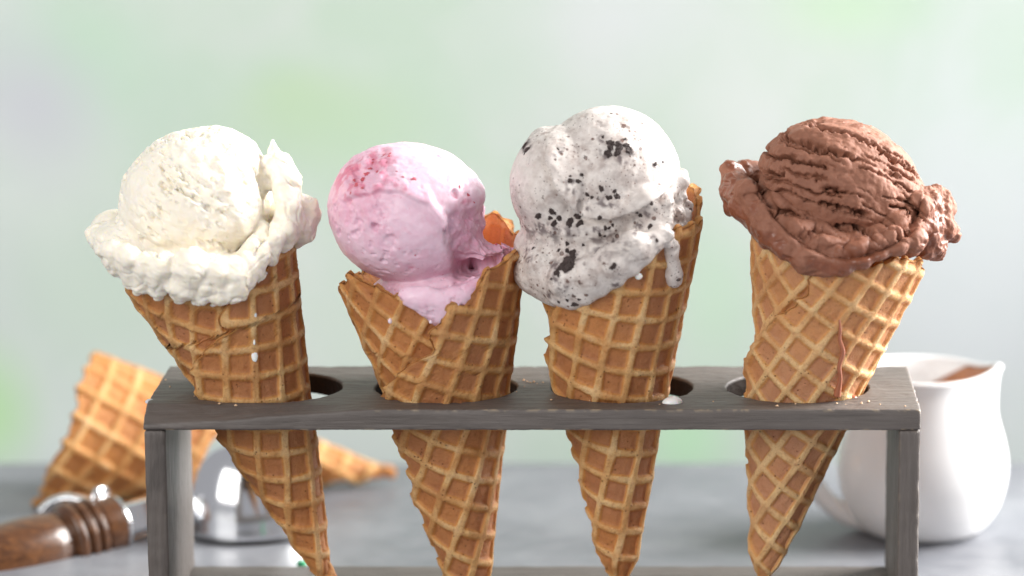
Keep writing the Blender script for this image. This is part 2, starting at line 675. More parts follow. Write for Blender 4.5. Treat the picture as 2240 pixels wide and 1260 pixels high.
YBD = yb + 10.0
m = Mat('painted_backdrop')
v = m.coord()
n = m.noise(v, .055, 4, .55, .5)
n2 = m.noise(v, .16, 3, .5, .6)
c = m.ramp(n, [(.3, (0.585, 0.620, 0.638)), (.5, (0.608, 0.702, 0.643)), (.62, (0.550, 0.684, 0.573)), (.78, (0.655, 0.690, 0.690))])
c = m.mix(m.ramp(n2, [(.4, 0.0), (.7, .5)]), c, (0.702, 0.743, 0.731))
for (px, py, rx, ry, cl, am) in ((700, 260, 4.0, 1.8, (.50, .66, .36), .55), (640, 205, 2.0, 1.4, (.52, .70, .42), .45), (180, 130, 3.2, 2.6, (0.515, 0.725, 0.550), .7),
                                 (-40, 900, 2.0, 2.4, (0.421, 0.725, 0.316), .7), (1850, 20, 3.4, 1.6, (0.562, 0.796, 0.515), .5), (1500, 960, 2.2, 2.4, (0.503, 0.796, 0.515), .8),
                                 (1560, 660, 2.0, 3.6, (0.550, 0.772, 0.573), .6), (760, 300, 5.5, 3.2, (0.515, 0.702, 0.526), .65), (1080, 180, 3.5, 4.0, (0.550, 0.679, 0.585), .5),
                                 (330, 230, 4.5, 3.0, (0.538, 0.679, 0.585), .5), (80, 230, 2.6, 3.0, (0.585, 0.597, 0.655), .8), (210, 640, 4, 4, (0.526, 0.667, 0.550), .6),
                                 (1350, 40, 5, 3.5, (0.702, 0.737, 0.760), .7), (2080, 520, 5, 8, (0.702, 0.749, 0.772), .75), (1640, 260, 3, 4, (0.725, 0.760, 0.755), .6)):
    p = atY(px, py, YBD)
    tc = m.n('ShaderNodeTexCoord')
    sub = m.n('ShaderNodeVectorMath', operation='SUBTRACT')
    sub.inputs[1].default_value = Vector(p) * CM
    m.l(tc.outputs['Object'], sub.inputs[0])
    mul = m.n('ShaderNodeVectorMath', operation='MULTIPLY')
    mul.inputs[1].default_value = (1 / (rx * CM), 0, 1 / (ry * CM))
    m.l(sub.outputs[0], mul.inputs[0])
    ln = m.n('ShaderNodeVectorMath', operation='LENGTH')
    m.l(mul.outputs[0], ln.inputs[0])
    dist = m.math('ADD', m.math('MULTIPLY', ln.outputs['Value'], .72), m.math('MULTIPLY', m.math('SUBTRACT', n, .5), .9))
    c = m.mix(m.ramp(dist, [(.0, am), (1.0, 0.0)], 'EASE'), c, cl)
m.set(Base_Color=c, Roughness=.8)
m.b.inputs['Specular IOR Level'].default_value = .2
t = obj('backdrop', box_mesh('backdrop', (-44, YBD, -25), (34, YBD + 1, 60), .1), m.m)
t['kind'] = 'structure'

# ------------------------------------------------------------------ the wooden rack
DEP, HW, TH = 5.6, 10.65, .585
HOLES = [(-7.42, .05), (-2.50, .05), (2.43, .05), (7.37, .05)]
HR = 2.0
rack = thing('wooden_cone_rack', 'grey weathered wooden rack with four round holes holding the ice cream cones', 'rack', (0, 0, 0))


def plank(name, lo, hi, vox, mat, holes=(), chamfer=False, wear_seed=0, top_wear=True):
    lo, hi = np.array(lo, float), np.array(hi, float)
    V = Vol(lo - .25, hi + .25, vox)
    x, y, z = V.ax[0][:, None, None], V.ax[1][None, :, None], V.ax[2][None, None, :]
    rr = .035
    q = [np.abs(g - (lo[i] + hi[i]) / 2) - (hi[i] - lo[i]) / 2 + rr for i, g in enumerate((x, y, z))]
    out = np.sqrt(np.maximum(q[0], 0) ** 2 + np.maximum(q[1], 0) ** 2 + np.maximum(q[2], 0) ** 2)
    d = out + np.minimum(np.maximum(np.maximum(q[0], q[1]), q[2]), 0) - rr
    for hx, hy in holes:
        c = np.sqrt((x - hx) ** 2 + (y - hy) ** 2) - HR
        d = np.maximum(d, -c + 0 * z)
    if chamfer:      # the front left corner is planed down
        cz = hi[2] - .20 * np.clip(((-4.2) - x) / 6.2, 0, 1) ** 1.3
        pl = (z - cz) + (lo[1] + .42 - y) * .52 * np.clip((-4.0 - x) / 5.0, 0, 1)
        d = np.maximum(d, np.where(y < lo[1] + 1.2, pl * .85, -9))
    V.d = d.astype(np.float32)
    V.rough(lambda p: .016 * fbm(p * np.array([1.2, 3, 3]), 3, 5 + wear_seed) + .010 * perlin(p * 9, 2 + wear_seed), .2)
    v, f = V.mesh()
    e = np.sort(np.stack([np.minimum(v[:, i] - lo[i], hi[i] - v[:, i]) for i in range(3)]), axis=0)[1]
    wear = sstep(.06, .0, e) * sstep(.22, .42, fbm(v * np.array([4.0, 7, 7]), 3, 9 + wear_seed)) * (1.0 if top_wear else .25)
    bore_shade = np.zeros(len(v))  # mask for the shade painted on the hole walls
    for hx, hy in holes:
        bore_shade = np.maximum(bore_shade, sstep(.06, .02, np.abs(np.hypot(v[:, 0] - hx, v[:, 1] - hy) - HR)) * sstep(.02, .07, hi[2] - v[:, 2]))
    return obj(name, mesh_np(name, v, f, {'wear': wear, 'bore_shade': bore_shade}), mat, rack)


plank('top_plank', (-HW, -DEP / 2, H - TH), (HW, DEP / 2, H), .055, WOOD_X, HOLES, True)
plank('side_panel', (-HW + .02, -DEP / 2 + .03, .61), (-HW + .60, DEP / 2 - .03, H - TH - .005), .075, WOOD_Z, wear_seed=3, top_wear=False)
plank('side_panel', (HW - .60, -DEP / 2 + .03, .61), (HW - .02, DEP / 2 - .03, H - TH - .005), .075, WOOD_Z, wear_seed=4, top_wear=False)
plank('bottom_plank', (-HW, -DEP / 2, 0.01), (HW, DEP / 2, .6), .1, WOOD_X, wear_seed=5)


# ------------------------------------------------------------------ waffle cones
class Cone:
    """a rolled waffle sheet: virtual apex, axis leaning by l in the X-Z plane, half angle a"""

    def __init__(s, apex_px, Y, lean, half, r_off=-.40):
        s.A = atY(apex_px[0], apex_px[1], Y)
        s.l, s.a = math.radians(lean), math.radians(half)
        s.frame(np.array([math.sin(s.l), 0, math.cos(s.l)]), np.array([0, -1.0, 0]))
        s.r_off = r_off

    def frame(s, axis, front):
        s.ax = axis / np.linalg.norm(axis)
        s.e1 = front - s.ax * (front @ s.ax)
        s.e1 /= np.linalg.norm(s.e1)
        s.e2 = np.cross(s.e1, s.ax) * -1

    def hit(s, px, py, off=.35):
        d = ray(px, py)
        o = CAM - s.A
        tn = math.tan(s.a)
        rr = s.r_off + off
        # |p - h ax| = h tn + rr
        best = None
        da, oa = d @ s.ax, o @ s.ax
        dp, op = d - da * s.ax, o - oa * s.ax
        k0, k1 = oa * tn + rr, da * tn
        A_, B_, C_ = dp @ dp - k1 * k1, 2 * (dp @ op - k0 * k1), op @ op - k0 * k0
        disc = B_ * B_ - 4 * A_ * C_
        t = (-B_ - math.sqrt(max(disc, 0))) / (2 * A_)
        p = o + d * t
        h = p @ s.ax
        q = p - h * s.ax
        return math.atan2(q @ s.e2, q @ s.e1), h, p + s.A

    def point(s, th, h, r):
        return s.A + h[..., None] * s.ax + r[..., None] * (np.cos(th)[..., None] * s.e1 + np.sin(th)[..., None] * s.e2)


def waffle_mesh(name, C, h0, seam, rim, grid_rot, pitch=.80, wrap=2 * math.pi + .9, layer=.34, nu=430, nv=170, seed=0,
                tip=1.1, phase=(.2, .1), lift=0.05, jag=.17):
    """seam: [(theta,h)...] rising in h; rim: [(theta offset from the seam,h)...]"""
    seam = sorted(seam, key=lambda q: q[1])
    sh, st = np.array([q[1] for q in seam]), np.array([q[0] for q in seam])
    rw, rh = np.array([q[0] for q in rim]), np.array([q[1] for q in rim])
    sa = math.sin(C.a)

    def rib(th, h):
        rho, ph = h / math.cos(C.a), th * sa
        x, y = rho * np.sin(ph), rho * np.cos(ph)
        sh_ = x.shape
        P3 = np.stack([x, y, np.zeros_like(x)], -1).reshape(-1, 3)
        x = x + .05 * perlin(P3 * .8, 3 + seed).reshape(sh_)
        y = y + .05 * perlin(P3 * .8, 13 + seed).reshape(sh_)
        g = math.radians(grid_rot)
        a, b = x * math.cos(g) - y * math.sin(g), x * math.sin(g) + y * math.cos(g)
        da = np.abs((a / pitch + phase[0]) % 1 - .5) * pitch
        db = np.abs((b / pitch + phase[1]) % 1 - .5) * pitch
        wv = 1 + .25 * perlin(P3 * 1.3, 23 + seed).reshape(sh_)
        ra, rb = sstep(.165, .058, da / wv), sstep(.165, .058, db / wv)
        r = np.maximum(ra, rb) + .18 * np.minimum(ra, rb)
        return r * (1 + .22 * perlin(P3 * 2.2, 33 + seed).reshape(sh_)), P3

    w = np.linspace(0, 1, nu)
    w = (w * .86 + .14 * w ** 2.2) * wrap
    tt = np.linspace(0, 1, nv)
    Wg, Tg = np.meshgrid(w, tt, indexing='ij')
    top = np.interp(w, rw, rh)
    top0 = top.copy()
    stop = np.interp(top, sh, st)
    rr_, _ = rib(stop + w, top)
    top = top + .10 * rr_ + jag * .55 * n1(w * 2.6, 5 + seed) + jag * .45 * n1(w * 8.0, 6 + seed)
    hh = h0 + (top[:, None] - h0) * Tg
    sm = np.interp(hh, sh, st)
    th = sm + Wg
    r_in = hh * math.tan(C.a) + C.r_off
    rad = np.maximum(r_in, .1)
    re, _ = rib(sm, hh)
    jj = jag * (.9 * n1(hh * 1.5, 8 + seed) + .6 * n1(hh * 4.2, 9 + seed) + .25 * n1(hh * 10, 10 + seed)) + .10 * (re - .5)
    th = th - jj / (rad + layer) * np.clip(1 - Wg / .55, 0, 1)
    R, P3 = rib(th, hh)
    # blunt pinched tip
    k = sstep(0, tip, hh - h0)
    base = (r_in + layer * (wrap - Wg) / (2 * math.pi) * (.35 + .65 * k)) * (.25 + .75 * k ** .7)
    wob = .05 * perlin(np.stack([np.cos(th) * 1.2, np.sin(th) * 1.2, hh * .35], -1).reshape(-1, 3), 40 + seed).reshape(th.shape)
    wob += lift * np.clip(1 - Wg / .5, 0, 1) ** 2
    fn = .014 * fbm(P3 * 3.2, 3, 50 + seed).reshape(th.shape)
    edge = np.maximum(sstep(.16, .0, Wg * rad), sstep(.14, 0, (top[:, None] - hh)))
    thick = 1 - .35 * edge
    ro = base + wob + (.105 * R + fn) * k * (1 - .25 * edge)
    ri = base + wob - .15 * thick - .03 * R * k
    vo, vi = C.point(th, hh, ro), C.point(th, hh, ri)
    nO = nu * nv
    verts = [vo.reshape(-1, 3), vi.reshape(-1, 3)]
    fo = grid_faces(nu, nv)
    faces = [fo, fo[:, ::-1] + nO]
    # rounded boundary: seam edge, rim, inner end, bottom end
    base_i = 2 * nO
    ribs = [R.ravel(), R.ravel() * .6]
    edg = [edge.ravel(), edge.ravel()]
    loop = [i * nv + nv - 1 for i in range(nu)] + [(nu - 1) * nv + j for j in range(nv - 2, -1, -1)] + \
           [i * nv for i in range(nu - 2, -1, -1)] + [j for j in range(1, nv - 1)]
    loop = np.array(loop)
    VO, VI = verts[0][loop], verts[1][loop]
    ii, jjx = loop // nv, loop % nv
    ii2, jj2 = np.clip(ii, 1, nu - 2), np.clip(jjx, 1, nv - 2)
    inner = verts[0][ii2 * nv + jj2]
    out = VO - inner
    out /= np.maximum(np.linalg.norm(out, axis=1)[:, None], 1e-6)
    mid = (VO + VI) / 2 + out * .055
    verts.append(mid)
    nl = len(loop)
    a = np.arange(nl)
    b = (a + 1) % nl
    faces.append(np.stack([loop[a], loop[b], base_i + b, base_i + a], -1)[:, ::-1])
    faces.append(np.stack([base_i + a, base_i + b, loop[b] + nO, loop[a] + nO], -1)[:, ::-1])
    ribs.append(np.full(nl, .6))
    edg.append(np.ones(nl))
    V_, F_ = np.concatenate(verts), np.concatenate(faces)
    return mesh_np(name, V_, F_, {'rib': np.clip(np.concatenate(ribs), 0, 1.2), 'edge': np.concatenate(edg) * .5})


def px_seam(C, pts, extra=()):
    return [C.hit(*p)[:2] for p in pts] + list(extra)


CONES = {}
C1 = Cone((745, 1336), -.30, -19.5, 13.4)
C2 = Cone((1057, 1460), -.12, -7.0, 13.2)
C3 = Cone((1366, 1413), -.28, -1.9, 12.1)
C4 = Cone((1640, 1410), -.28, 11.5, 12.9, -.50)


def D(x):
    return math.radians(x)


def rim_px(C, seam, left, right, rest):
    """rim height along the sheet: right of the seam (start of the sheet) and left of it (one turn later)"""
    sm = sorted(seam, key=lambda q: q[1])
    f = lambda h: np.interp(h, [q[1] for q in sm], [q[0] for q in sm])
    out = []
    for p in right:
        th, h, _ = C.hit(*p)
        out.append((th - f(h), h))
    for p in left:
        th, h, _ = C.hit(*p)
        out.append((th - f(h) + 2 * math.pi, h))
    out += [(D(a), h) for a, h in rest]
    out.sort()
    return out


ICE = {}
ICE[1] = thing('ice_cream_cone', 'waffle cone with white vanilla ice cream, leftmost in the rack', 'ice cream cone', (*atY(725, 1290, -.3)[:2], .6), 'filled ice cream cones standing in the rack')
ICE[2] = thing('ice_cream_cone', 'waffle cone with a pink strawberry ice cream ball', 'ice cream cone', (*atY(1035, 1290, -.1)[:2], .6), 'filled ice cream cones standing in the rack')
ICE[3] = thing('ice_cream_cone', 'waffle cone with white ice cream speckled with dark cookie pieces', 'ice cream cone', (*atY(1360, 1290, -.3)[:2], .6), 'filled ice cream cones standing in the rack')
ICE[4] = thing('ice_cream_cone', 'waffle cone with cracked brown chocolate ice cream, rightmost in the rack', 'ice cream cone', (*atY(1670, 1290, -.3)[:2], .6), 'filled ice cream cones standing in the rack')

s1 = px_seam(C1, [(548, 620), (500, 665), (482, 695), (512, 722), (470, 745), (450, 770), (425, 800), (428, 835)], [(D(-75), 5.2), (D(-92), 3.0), (D(-95), .2)])
r1 = rim_px(C1, s1, [(262, 585), (340, 652), (400, 668), (470, 676)], [(575, 600), (610, 560), (648, 540)], [(110, 10.2), (180, 10.5), (240, 10.0)])
s2 = px_seam(C2, [(962, 705), (938, 738), (948, 772), (905, 792), (880, 822), (850, 845), (838, 868)], [(D(-62), 6.0), (D(-80), 4.4), (D(-88), .2)])
r2 = rim_px(C2, s2, [(752, 605), (800, 632), (850, 655), (905, 662), (950, 695)], [(972, 680), (1010, 668), (1040, 630), (1062, 596), (1098, 576)], [(95, 12.0), (130, 12.5), (190, 12.1), (240, 11.3), (275, 11.4)])
s3 = px_seam(C3, [(1250, 640), (1215, 690), (1206, 735), (1200, 790)], [(D(-72), 6.6), (D(-80), 4.5), (D(-85), .2)])
r3 = rim_px(C3, s3, [(1180, 600), (1210, 630)], [(1290, 620), (1350, 590), (1400, 560), (1450, 535), (1480, 505)], [(110, 12.2), (135, 12.9), (165, 12.9), (210, 12.5), (260, 12.1), (290, 11.9)])
s4 = px_seam(C4, [(1776, 612), (1772, 648), (1742, 660), (1712, 690), (1668, 740), (1640, 790)], [(D(-80), 6.5), (D(-95), 4), (D(-95), .2)])
r4 = rim_px(C4, s4, [(1640, 500), (1700, 560), (1760, 600)], [(1800, 590), (1870, 590), (1960, 575), (2010, 572)], [(120, 10.9), (180, 11.6), (240, 11.6)])
for k, (C, s_, r_, h0, gr, mat, ph, sd) in enumerate(((C1, s1, r1, .35, 20, WAFFLE, (.25, .3), 0), (C2, s2, r2, 1.7, 27, WAFFLE, (.1, .6), 1),
                                                       (C3, s3, r3, 1.5, 14, WAFFLE, (.5, .1), 2), (C4, s4, r4, 1.5, 24, WAFFLE_PALE, (.3, .8), 3)), 1):
    CONES[k] = (C, obj('waffle_cone', waffle_mesh('waffle_cone', C, h0, s_, r_, gr, seed=sd * 7, phase=ph), mat, ICE[k]))


# ------------------------------------------------------------------ ice cream
def P(px, py, Y, r=None):
    p = atY(px, py, Y)
    return p if r is None else np.array([*p, r / 77.5])


def scoop_obj(key, V, disp, attrs, mat, parent, name='ice_cream_scoop'):
    v, f = V.mesh()
    n = vnormals(v, f)
    d = disp(v, n)
    v = v + n * d[:, None]
    me = mesh_np(name, v, f, attrs(v, n))
    return obj(name, me, mat, parent), v, n


def PS(C, px, py, r, off=.45):
    """a place on the outside of the cone"""
    return np.array([*C.hit(px, py, off)[2], r / 77.5])


def pline(u, w, pts):
    """distance to a polyline and on which side of it (positive: left of its direction as drawn)"""
    best = np.full(len(u), 1e9)
    side = np.zeros(len(u))
    for (ax, ay), (bx, by) in zip(pts[:-1], pts[1:]):
        dx, dy = bx - ax, by - ay
        t = np.clip(((u - ax) * dx + (w - ay) * dy) / (dx * dx + dy * dy), 0, 1)
        d = np.hypot(u - ax - t * dx, w - ay - t * dy)
        m = d < best
        best = np.where(m, d, best)
        side = np.where(m, np.sign((u - ax) * dy - (w - ay) * dx), side)
    return best, side


def lumps(V, pts, k=.12, jit=.0):
    for p in pts:
        V.ell(p[:3], p[3] * np.array([1, 1, .9]), k)


def inside_fill(V, C, h_lo, h_hi, shrink=.42):
    """frozen mass filling the cone below the scoop"""
    a, b = C.A + C.ax * h_lo, C.A + C.ax * h_hi
    V.cap(a, b, h_lo * math.tan(C.a) + C.r_off - .0, h_hi * math.tan(C.a) + C.r_off - .05, .1)


# --- vanilla
Y1 = -.3
V = Vol(P(180, 720, 0) + [0, -4.2, 0], P(715, 270, 0) + [0, 3.2, 0], .036)
V.ell(P(428, 440, Y1), np.array([2.16, 2.12, 1.98]), 0, lean=D(-25))
V.ell(P(480, 358, Y1), np.array([1.05, 1.3, .88]), .5)
V.ell(P(285, 520, Y1), np.array([.9, 1.4, .6]), .2)
inside_fill(V, C1, 7.0, 9.2)
ring = [(212, 518, .2, 24), (238, 540, -.9, 30), (285, 565, -1.5, 32), (352, 585, -2.0, 32), (428, 590, -2.2, 34),
        (505, 600, -2.0, 34), (560, 560, -1.8, 30), (600, 515, -1.3, 34), (640, 500, -.5, 42), (655, 470, .1, 42),
        (660, 480, .8, 42), (600, 470, 1.6, 50), (520, 480, 2.0, 54), (420, 490, 2.1, 54), (320, 500, 1.7, 52), (245, 510, 1.0, 44)]
for a, b in zip(ring, ring[1:] + ring[:1]):
    V.cap(P(a[0], a[1] - 6, a[2] * .92), P(b[0], b[1] - 6, b[2] * .92), a[3] / 85, b[3] / 85, .2)
# separate wet lumps pressed out over the edge of the cone: x, y, width, height, stand-off
for q in ((248, 548, 262, 590, 26, 22), (280, 560, 290, 612, 30, 24), (322, 575, 312, 618, 26, 26), (352, 580, 345, 632, 32, 24), (386, 622, 392, 640, 28, 20), (418, 582, 412, 622, 42, 36), (446, 618, 442, 645, 32, 22),
          (472, 590, 478, 640, 36, 28), (508, 596, 508, 628, 38, 36), (540, 575, 538, 612, 26, 22), (566, 548, 560, 588, 28, 22), (596, 525, 590, 558, 28, 22), (622, 505, 618, 530, 28, 22), (650, 490, 645, 515, 32, 28)):
    a, b = PS(C1, q[0], q[1], q[4], .50), PS(C1, q[2], q[3], q[5], .42)
    V.cap(a[:3], b[:3], a[3], b[3], .07)
for q in ((392, 656, 12, 10, .36), (345, 650, 14, 10, .36), (428, 658, 12, 9, .36), (470, 664, 13, 8, .34), (484, 660, 10, 8, .34), (567, 603, 15, 13, .38), (577, 595, 9, 8, .36), (524, 650, 14, 10, .36), (300, 636, 13, 12, .36), (560, 612, 8, 9, .36), (640, 538, 12, 9, .36), (400, 650, 20, 10, .36), (508, 656, 16, 8, .36)):
    p = PS(C1, q[0], q[1], q[2], q[4])
    V.ell(p[:3], np.array([q[2], (q[2] + q[3]) * .4, q[3]]) / 77, .06, lean=random.uniform(-.6, .6))
V.chain([P(255, 558, -.6, 34), P(228, 530, -.2, 24), P(210, 516, 0, 12), P(197, 509, .1, 3)], .1)
V.chain([P(235, 510, 0, 14), P(230, 490, .1, 5)], .1)
# the curled fin on the right
V.chain([P(622, 505, -.9, 36), P(628, 450, -.8, 32), P(625, 400, -.6, 33), P(612, 360, -.4, 28), P(602, 336, -.3, 16), P(597, 308, -.3, 4)], .04)
V.chain([P(600, 372, -.5, 20), P(586, 352, -.5, 13), P(576, 344, -.4, 5)], .06)
V.chain([P(600, 345, -.3, 12), P(590, 325, -.3, 4)], .06)
V.chain([P(640, 440, -.2, 24), P(640, 390, -.2, 18), P(622, 345, -.1, 12)], .15)
V.chain([P(578, 350, -.2, 8), P(590, 362, -.2, 16)], .1)
V.chain([P(655, 500, -.3, 36), P(672, 462, -.2, 24), P(680, 448, -.1, 12)], .12)
V.chain([P(570, 380, -1.15, 10), P(590, 420, -1.15, 12), P(605, 470, -1.4, 12)], .18, 'sub')
V.rough(lambda p: .05 * fbm(p * 1.6, 3, 2) + .05 * perlin(p * 2.2, 66) * sstep(11.6, 11.0, p[:, 2]), .35)


def van_disp(v, n):
    u, w = flatpx(v, Y1)
    ballm = sstep(205, 150, np.hypot(u - 440, w - 437)) * sstep(.2, -.3, v[:, 1]) * sstep(590, 545, w)
    q = np.stack([(v[:, 0] - v[:, 2] * .9), (v[:, 0] * .75 + v[:, 2]), v[:, 1]], -1)
    a = fbm(q * np.array([.95, 3.6, 1.6]), 3, 4)
    b = fbm(q * np.array([2.2, 6.5, 3.0]), 2, 14)
    reg = sstep(-.25, .35, perlin(v * .8, 21)) * sstep(560, 500, w) * sstep(540, 480, u)
    crack = sstep(.22, .36, a) * reg * .17 + sstep(.28, .44, b) * (.2 + reg) * .085
    gd, _ = pline(u, w, [(560, 335), (578, 365), (592, 405), (602, 445), (600, 490), (585, 520)])
    groove = .22 * np.exp(-(gd / 7) ** 2) * sstep(.3, -.2, v[:, 1])
    ridge = .07 * sstep(24, 0, np.abs((u - 545) - (w - 460) * .28)) * sstep(350, 400, w) * sstep(560, 500, w)
    crumb = .05 * sstep(.15, .5, fbm(v * 3.1, 3, 31)) * sstep(110, 50, np.hypot(u - 510, (w - 375) * .8))
    sk = (1 - ballm) * sstep(.8, .2, v[:, 1])
    p1 = perlin(v * 1.5, 91)
    p2 = perlin(v * 3.0 + .3 * p1[:, None], 92)
    creas = .07 * np.exp(-(p1 / .06) ** 2) + .02 * np.exp(-(p2 / .06) ** 2)
    flake = .035 * sstep(.15, .3, perlin(v * 1.5, 93)) - .03 * sstep(.38, .5, perlin(v * 3.6, 94))
    return ballm * (-crack + ridge + crumb) + sk * (flake * .6 - creas * .6) - groove + .010 * fbm(v * 4.5, 3, 8) + (1 - ballm) * .02 * fbm(v * 2.2, 2, 12)


def van_attr(v, n):
    u, w = flatpx(v, Y1)
    wet = sstep(555, 600, w + 30 * perlin(v * 1.2, 3)) * .8 + sstep(275, 245, u) * .5
    return {'wet': np.clip(wet, 0, 1)}


scoop_obj('vanilla', V, van_disp, van_attr, CREAM['vanilla'], ICE[1])

# --- strawberry
Y2 = -.15
V = Vol(P(690, 740, 0) + [0, -3.4, 0], P(1160, 290, 0) + [0, 3.0, 0], .036)
V.ell(P(897, 468, Y2 - .1), np.array([2.29, 2.2, 1.96]), 0, lean=D(12))
V.ell(P(957, 632, Y2), np.array([2.02, 1.82, .78]), .10, lean=D(-9))
inside_fill(V, C2, 6.5, 9.8)
V.chain([P(985, 555, -1.3, 26), P(1040, 545, -1.0, 34), P(1085, 545, -.5, 28), P(1120, 552, .2, 24)], .12)
V.chain([P(1060, 560, -1.2, 24), P(1100, 555, -.9, 16), P(1108, 530, -.9, 5)], .1)
V.chain([P(1080, 590, -.6, 40), P(1105, 575, .3, 40)], .15)
for q in ((950, 668, 26), (960, 690, 16), (962, 706, 8), (925, 652, 24), (985, 655, 24), (890, 648, 16), (1015, 640, 20), (1040, 610, 20)):
    p = PS(C2, q[0], q[1], q[2], .12)
    V.ell(p[:3], p[3] * np.array([1.2, .8, 1]), .35)
V.cap(P(1010, 568, -2.0), P(1045, 558, -1.75), .10, .16, .06, 'sub')
V.cap(P(985, 578, -2.15), P(1015, 566, -2.0), .07, .10, .05, 'sub')
V.rough(lambda p: .035 * fbm(p * 1.3, 3, 6), .3)


def poly(u, xs, ys):
    return np.interp(u, xs, ys)


def str_disp(v, n):
    u, w = flatpx(v, Y2)
    fr = sstep(.5, -.4, v[:, 1])
    jw = 7 * fbm(v * 1.6, 3, 3)
    # the smooth fold that laps over the upper right of the ball
    ed = poly(u, [720, 760, 800, 850, 900, 950, 985, 1000, 1020], [455, 425, 410, 398, 402, 425, 475, 492, 380]) + jw * .5
    fold = sstep(3, -5, w - ed) * sstep(1012, 990, u + (w - 430) * .15) * fr
    hump = sstep(3, -3, w - ed) * sstep(-45, -4, w - ed) * sstep(1010, 985, u) * sstep(745, 800, u) * fr
    # torn hollow at the right
    hol = sstep(985, 1008, u + jw - (w - 520) * .12) * sstep(420, 455, w + jw) * sstep(600, 565, w) * sstep(.9, .1, v[:, 1])
    torn = fbm(v * 2.6, 4, 17)
    ul = sstep(95, 30, np.hypot((u - 830), (w - 375) * 1.3)) * fr
    d = .10 * hump + .03 * fold - .24 * hol + hol * .10 * torn + ul * .075 * fbm(v * 3.0, 4, 44)
    pits = 0
    for px, py, r, dep in ((838, 470, 9, .16), (868, 500, 19, .06), (845, 435, 20, .05), (790, 452, 26, .045), (860, 440, 10, .05), (800, 470, 14, .05), (853, 545, 6, .06), (912, 560, 9, .03), (922, 525, 10, .035),
                           (755, 495, 8, .05), (793, 490, 8, .05), (775, 425, 14, .06), (800, 372, 16, .12), (825, 395, 9, .05), (1005, 408, 9, .06), (1030, 425, 14, .05), (888, 622, 9, .05), (1004, 622, 8, .05), (1020, 640, 7, .05), (760, 558, 7, .04)):
        q = np.hypot(u - px, w - py) + 5 * perlin(v * 5, 60)
        pits = pits + dep * sstep(r * 1.25, r * .55, q) * (1 + .8 * perlin(v * 7, 61))
    ice = .022 * np.abs(fbm(v * 5.5, 3, 74)) * sstep(-.15, .35, perlin(v * .9, 75)) + .04 * sstep(.3, .5, fbm(v * 3.4, 3, 76)) * sstep(0, .4, perlin(v * .8, 77)) * fr * (1 - hol)
    return d - ice - pits * fr + .010 * fbm(v * 4, 3, 9) + .03 * sstep(610, 640, w) * fbm(v * 2.2, 2, 71)


def str_attr(v, n):
    u, w = flatpx(v, Y2)
    fr = sstep(.8, -.2, v[:, 1])
    t = fbm(v * 2.2, 4, 27)
    berry = sstep(80, 25, np.hypot((u - 805) * .9 + (w - 370) * .6, (w - 370) * 1.1)) * sstep(-.05, .4, t) * fr
    for px, py, rx, ry in ((905, 390, 12, 8), (882, 384, 9, 7), (1006, 405, 8, 13), (1030, 425, 14, 7), (830, 352, 22, 9), (862, 330, 16, 7), (800, 396, 12, 18), (912, 560, 7, 5), (1105, 530, 7, 5), (790, 372, 12, 16)):
        q = np.hypot((u - px) / rx, (w - py) / ry) + .9 * fbm(v * 4.5, 3, 5)
        berry = np.maximum(berry, sstep(1.2, .1, q) * .75 * fr)
    berry = berry * .65
    tint = .55 * sstep(985, 1010, u) * sstep(410, 450, w) * sstep(620, 580, w) + .45 * sstep(120, 40, np.hypot(u - 790, w - 400)) + .25 * sstep(.2, .5, t)
    pale = sstep(60, 130, (u - 850) * .8 - (w - 420)) * sstep(1020, 980, u) * .75  # mask of the upper right highlight area, where the key light is painted in
    wet = .35 + .4 * sstep(600, 640, w) + .3 * pale
    return {'berry': np.clip(berry, 0, 1), 'tint': np.clip(tint, 0, 1), 'pale': pale, 'wet': np.clip(wet, 0, 1)}


scoop2, v2, nrm2 = scoop_obj('strawberry', V, str_disp, str_attr, CREAM['strawberry'], ICE[2])

# --- cookies and cream
Y3 = -.3
V = Vol(P(1090, 720, 0) + [0, -3.8, 0], P(1560, 210, 0) + [0, 3.0, 0], .036)
V.ell(P(1332, 392, Y3), np.array([2.0, 2.0, 2.04]), 0)
V.ell(P(1228, 400, Y3 - .35), np.array([1.42, 1.75, 1.62]), .05, lean=D(14))
V.ell(P(1300, 530, Y3 - .05), np.array([2.12, 2.05, 1.15]), .35)
V.ell(P(1285, 478, Y3 - .1), np.array([1.75, 2.05, .7]), .3)
V.ell(P(1262, 600, Y3 - .75), np.array([1.5, 1.35, .82]), .4)
V.ell(P(1245, 635, Y3 - 1.1), np.array([.78, .72, .52]), .3)
V.ell(P(1200, 590, Y3 - .5), np.array([1.0, 1.2, .75]), .3)
V.chain([P(1158, 540, -.6, 34), P(1150, 575, -.6, 26), P(1152, 600, -.55, 14)], .25)
inside_fill(V, C3, 7.5, 11.5)
V.chain([P(1300, 455, -2.1, 14), P(1360, 452, -2.15, 20), P(1410, 440, -2.0, 26), P(1440, 440, -1.7, 26)], .22)
V.chain([P(1440, 455, -1.7, 34), P(1430, 500, -1.75, 40), P(1405, 545, -1.8, 40), P(1360, 590, -1.9, 34)], .3)
V.chain([P(1462, 420, -1.0, 26), P(1488, 395, -.8, 18), P(1494, 378, -.7, 10)], .15)
V.chain([P(1465, 470, -1.0, 34), P(1490, 470, -.5, 22)], .1)
V.chain([P(1480, 430, -.9, 20), P(1500, 450, -.5, 12)], .1)
V.chain([P(1455, 500, -1.3, 26), P(1480, 495, -.9, 24)], .1)
V.chain([P(1176, 345, -.9, 30), P(1186, 302, -.5, 22)], .3)
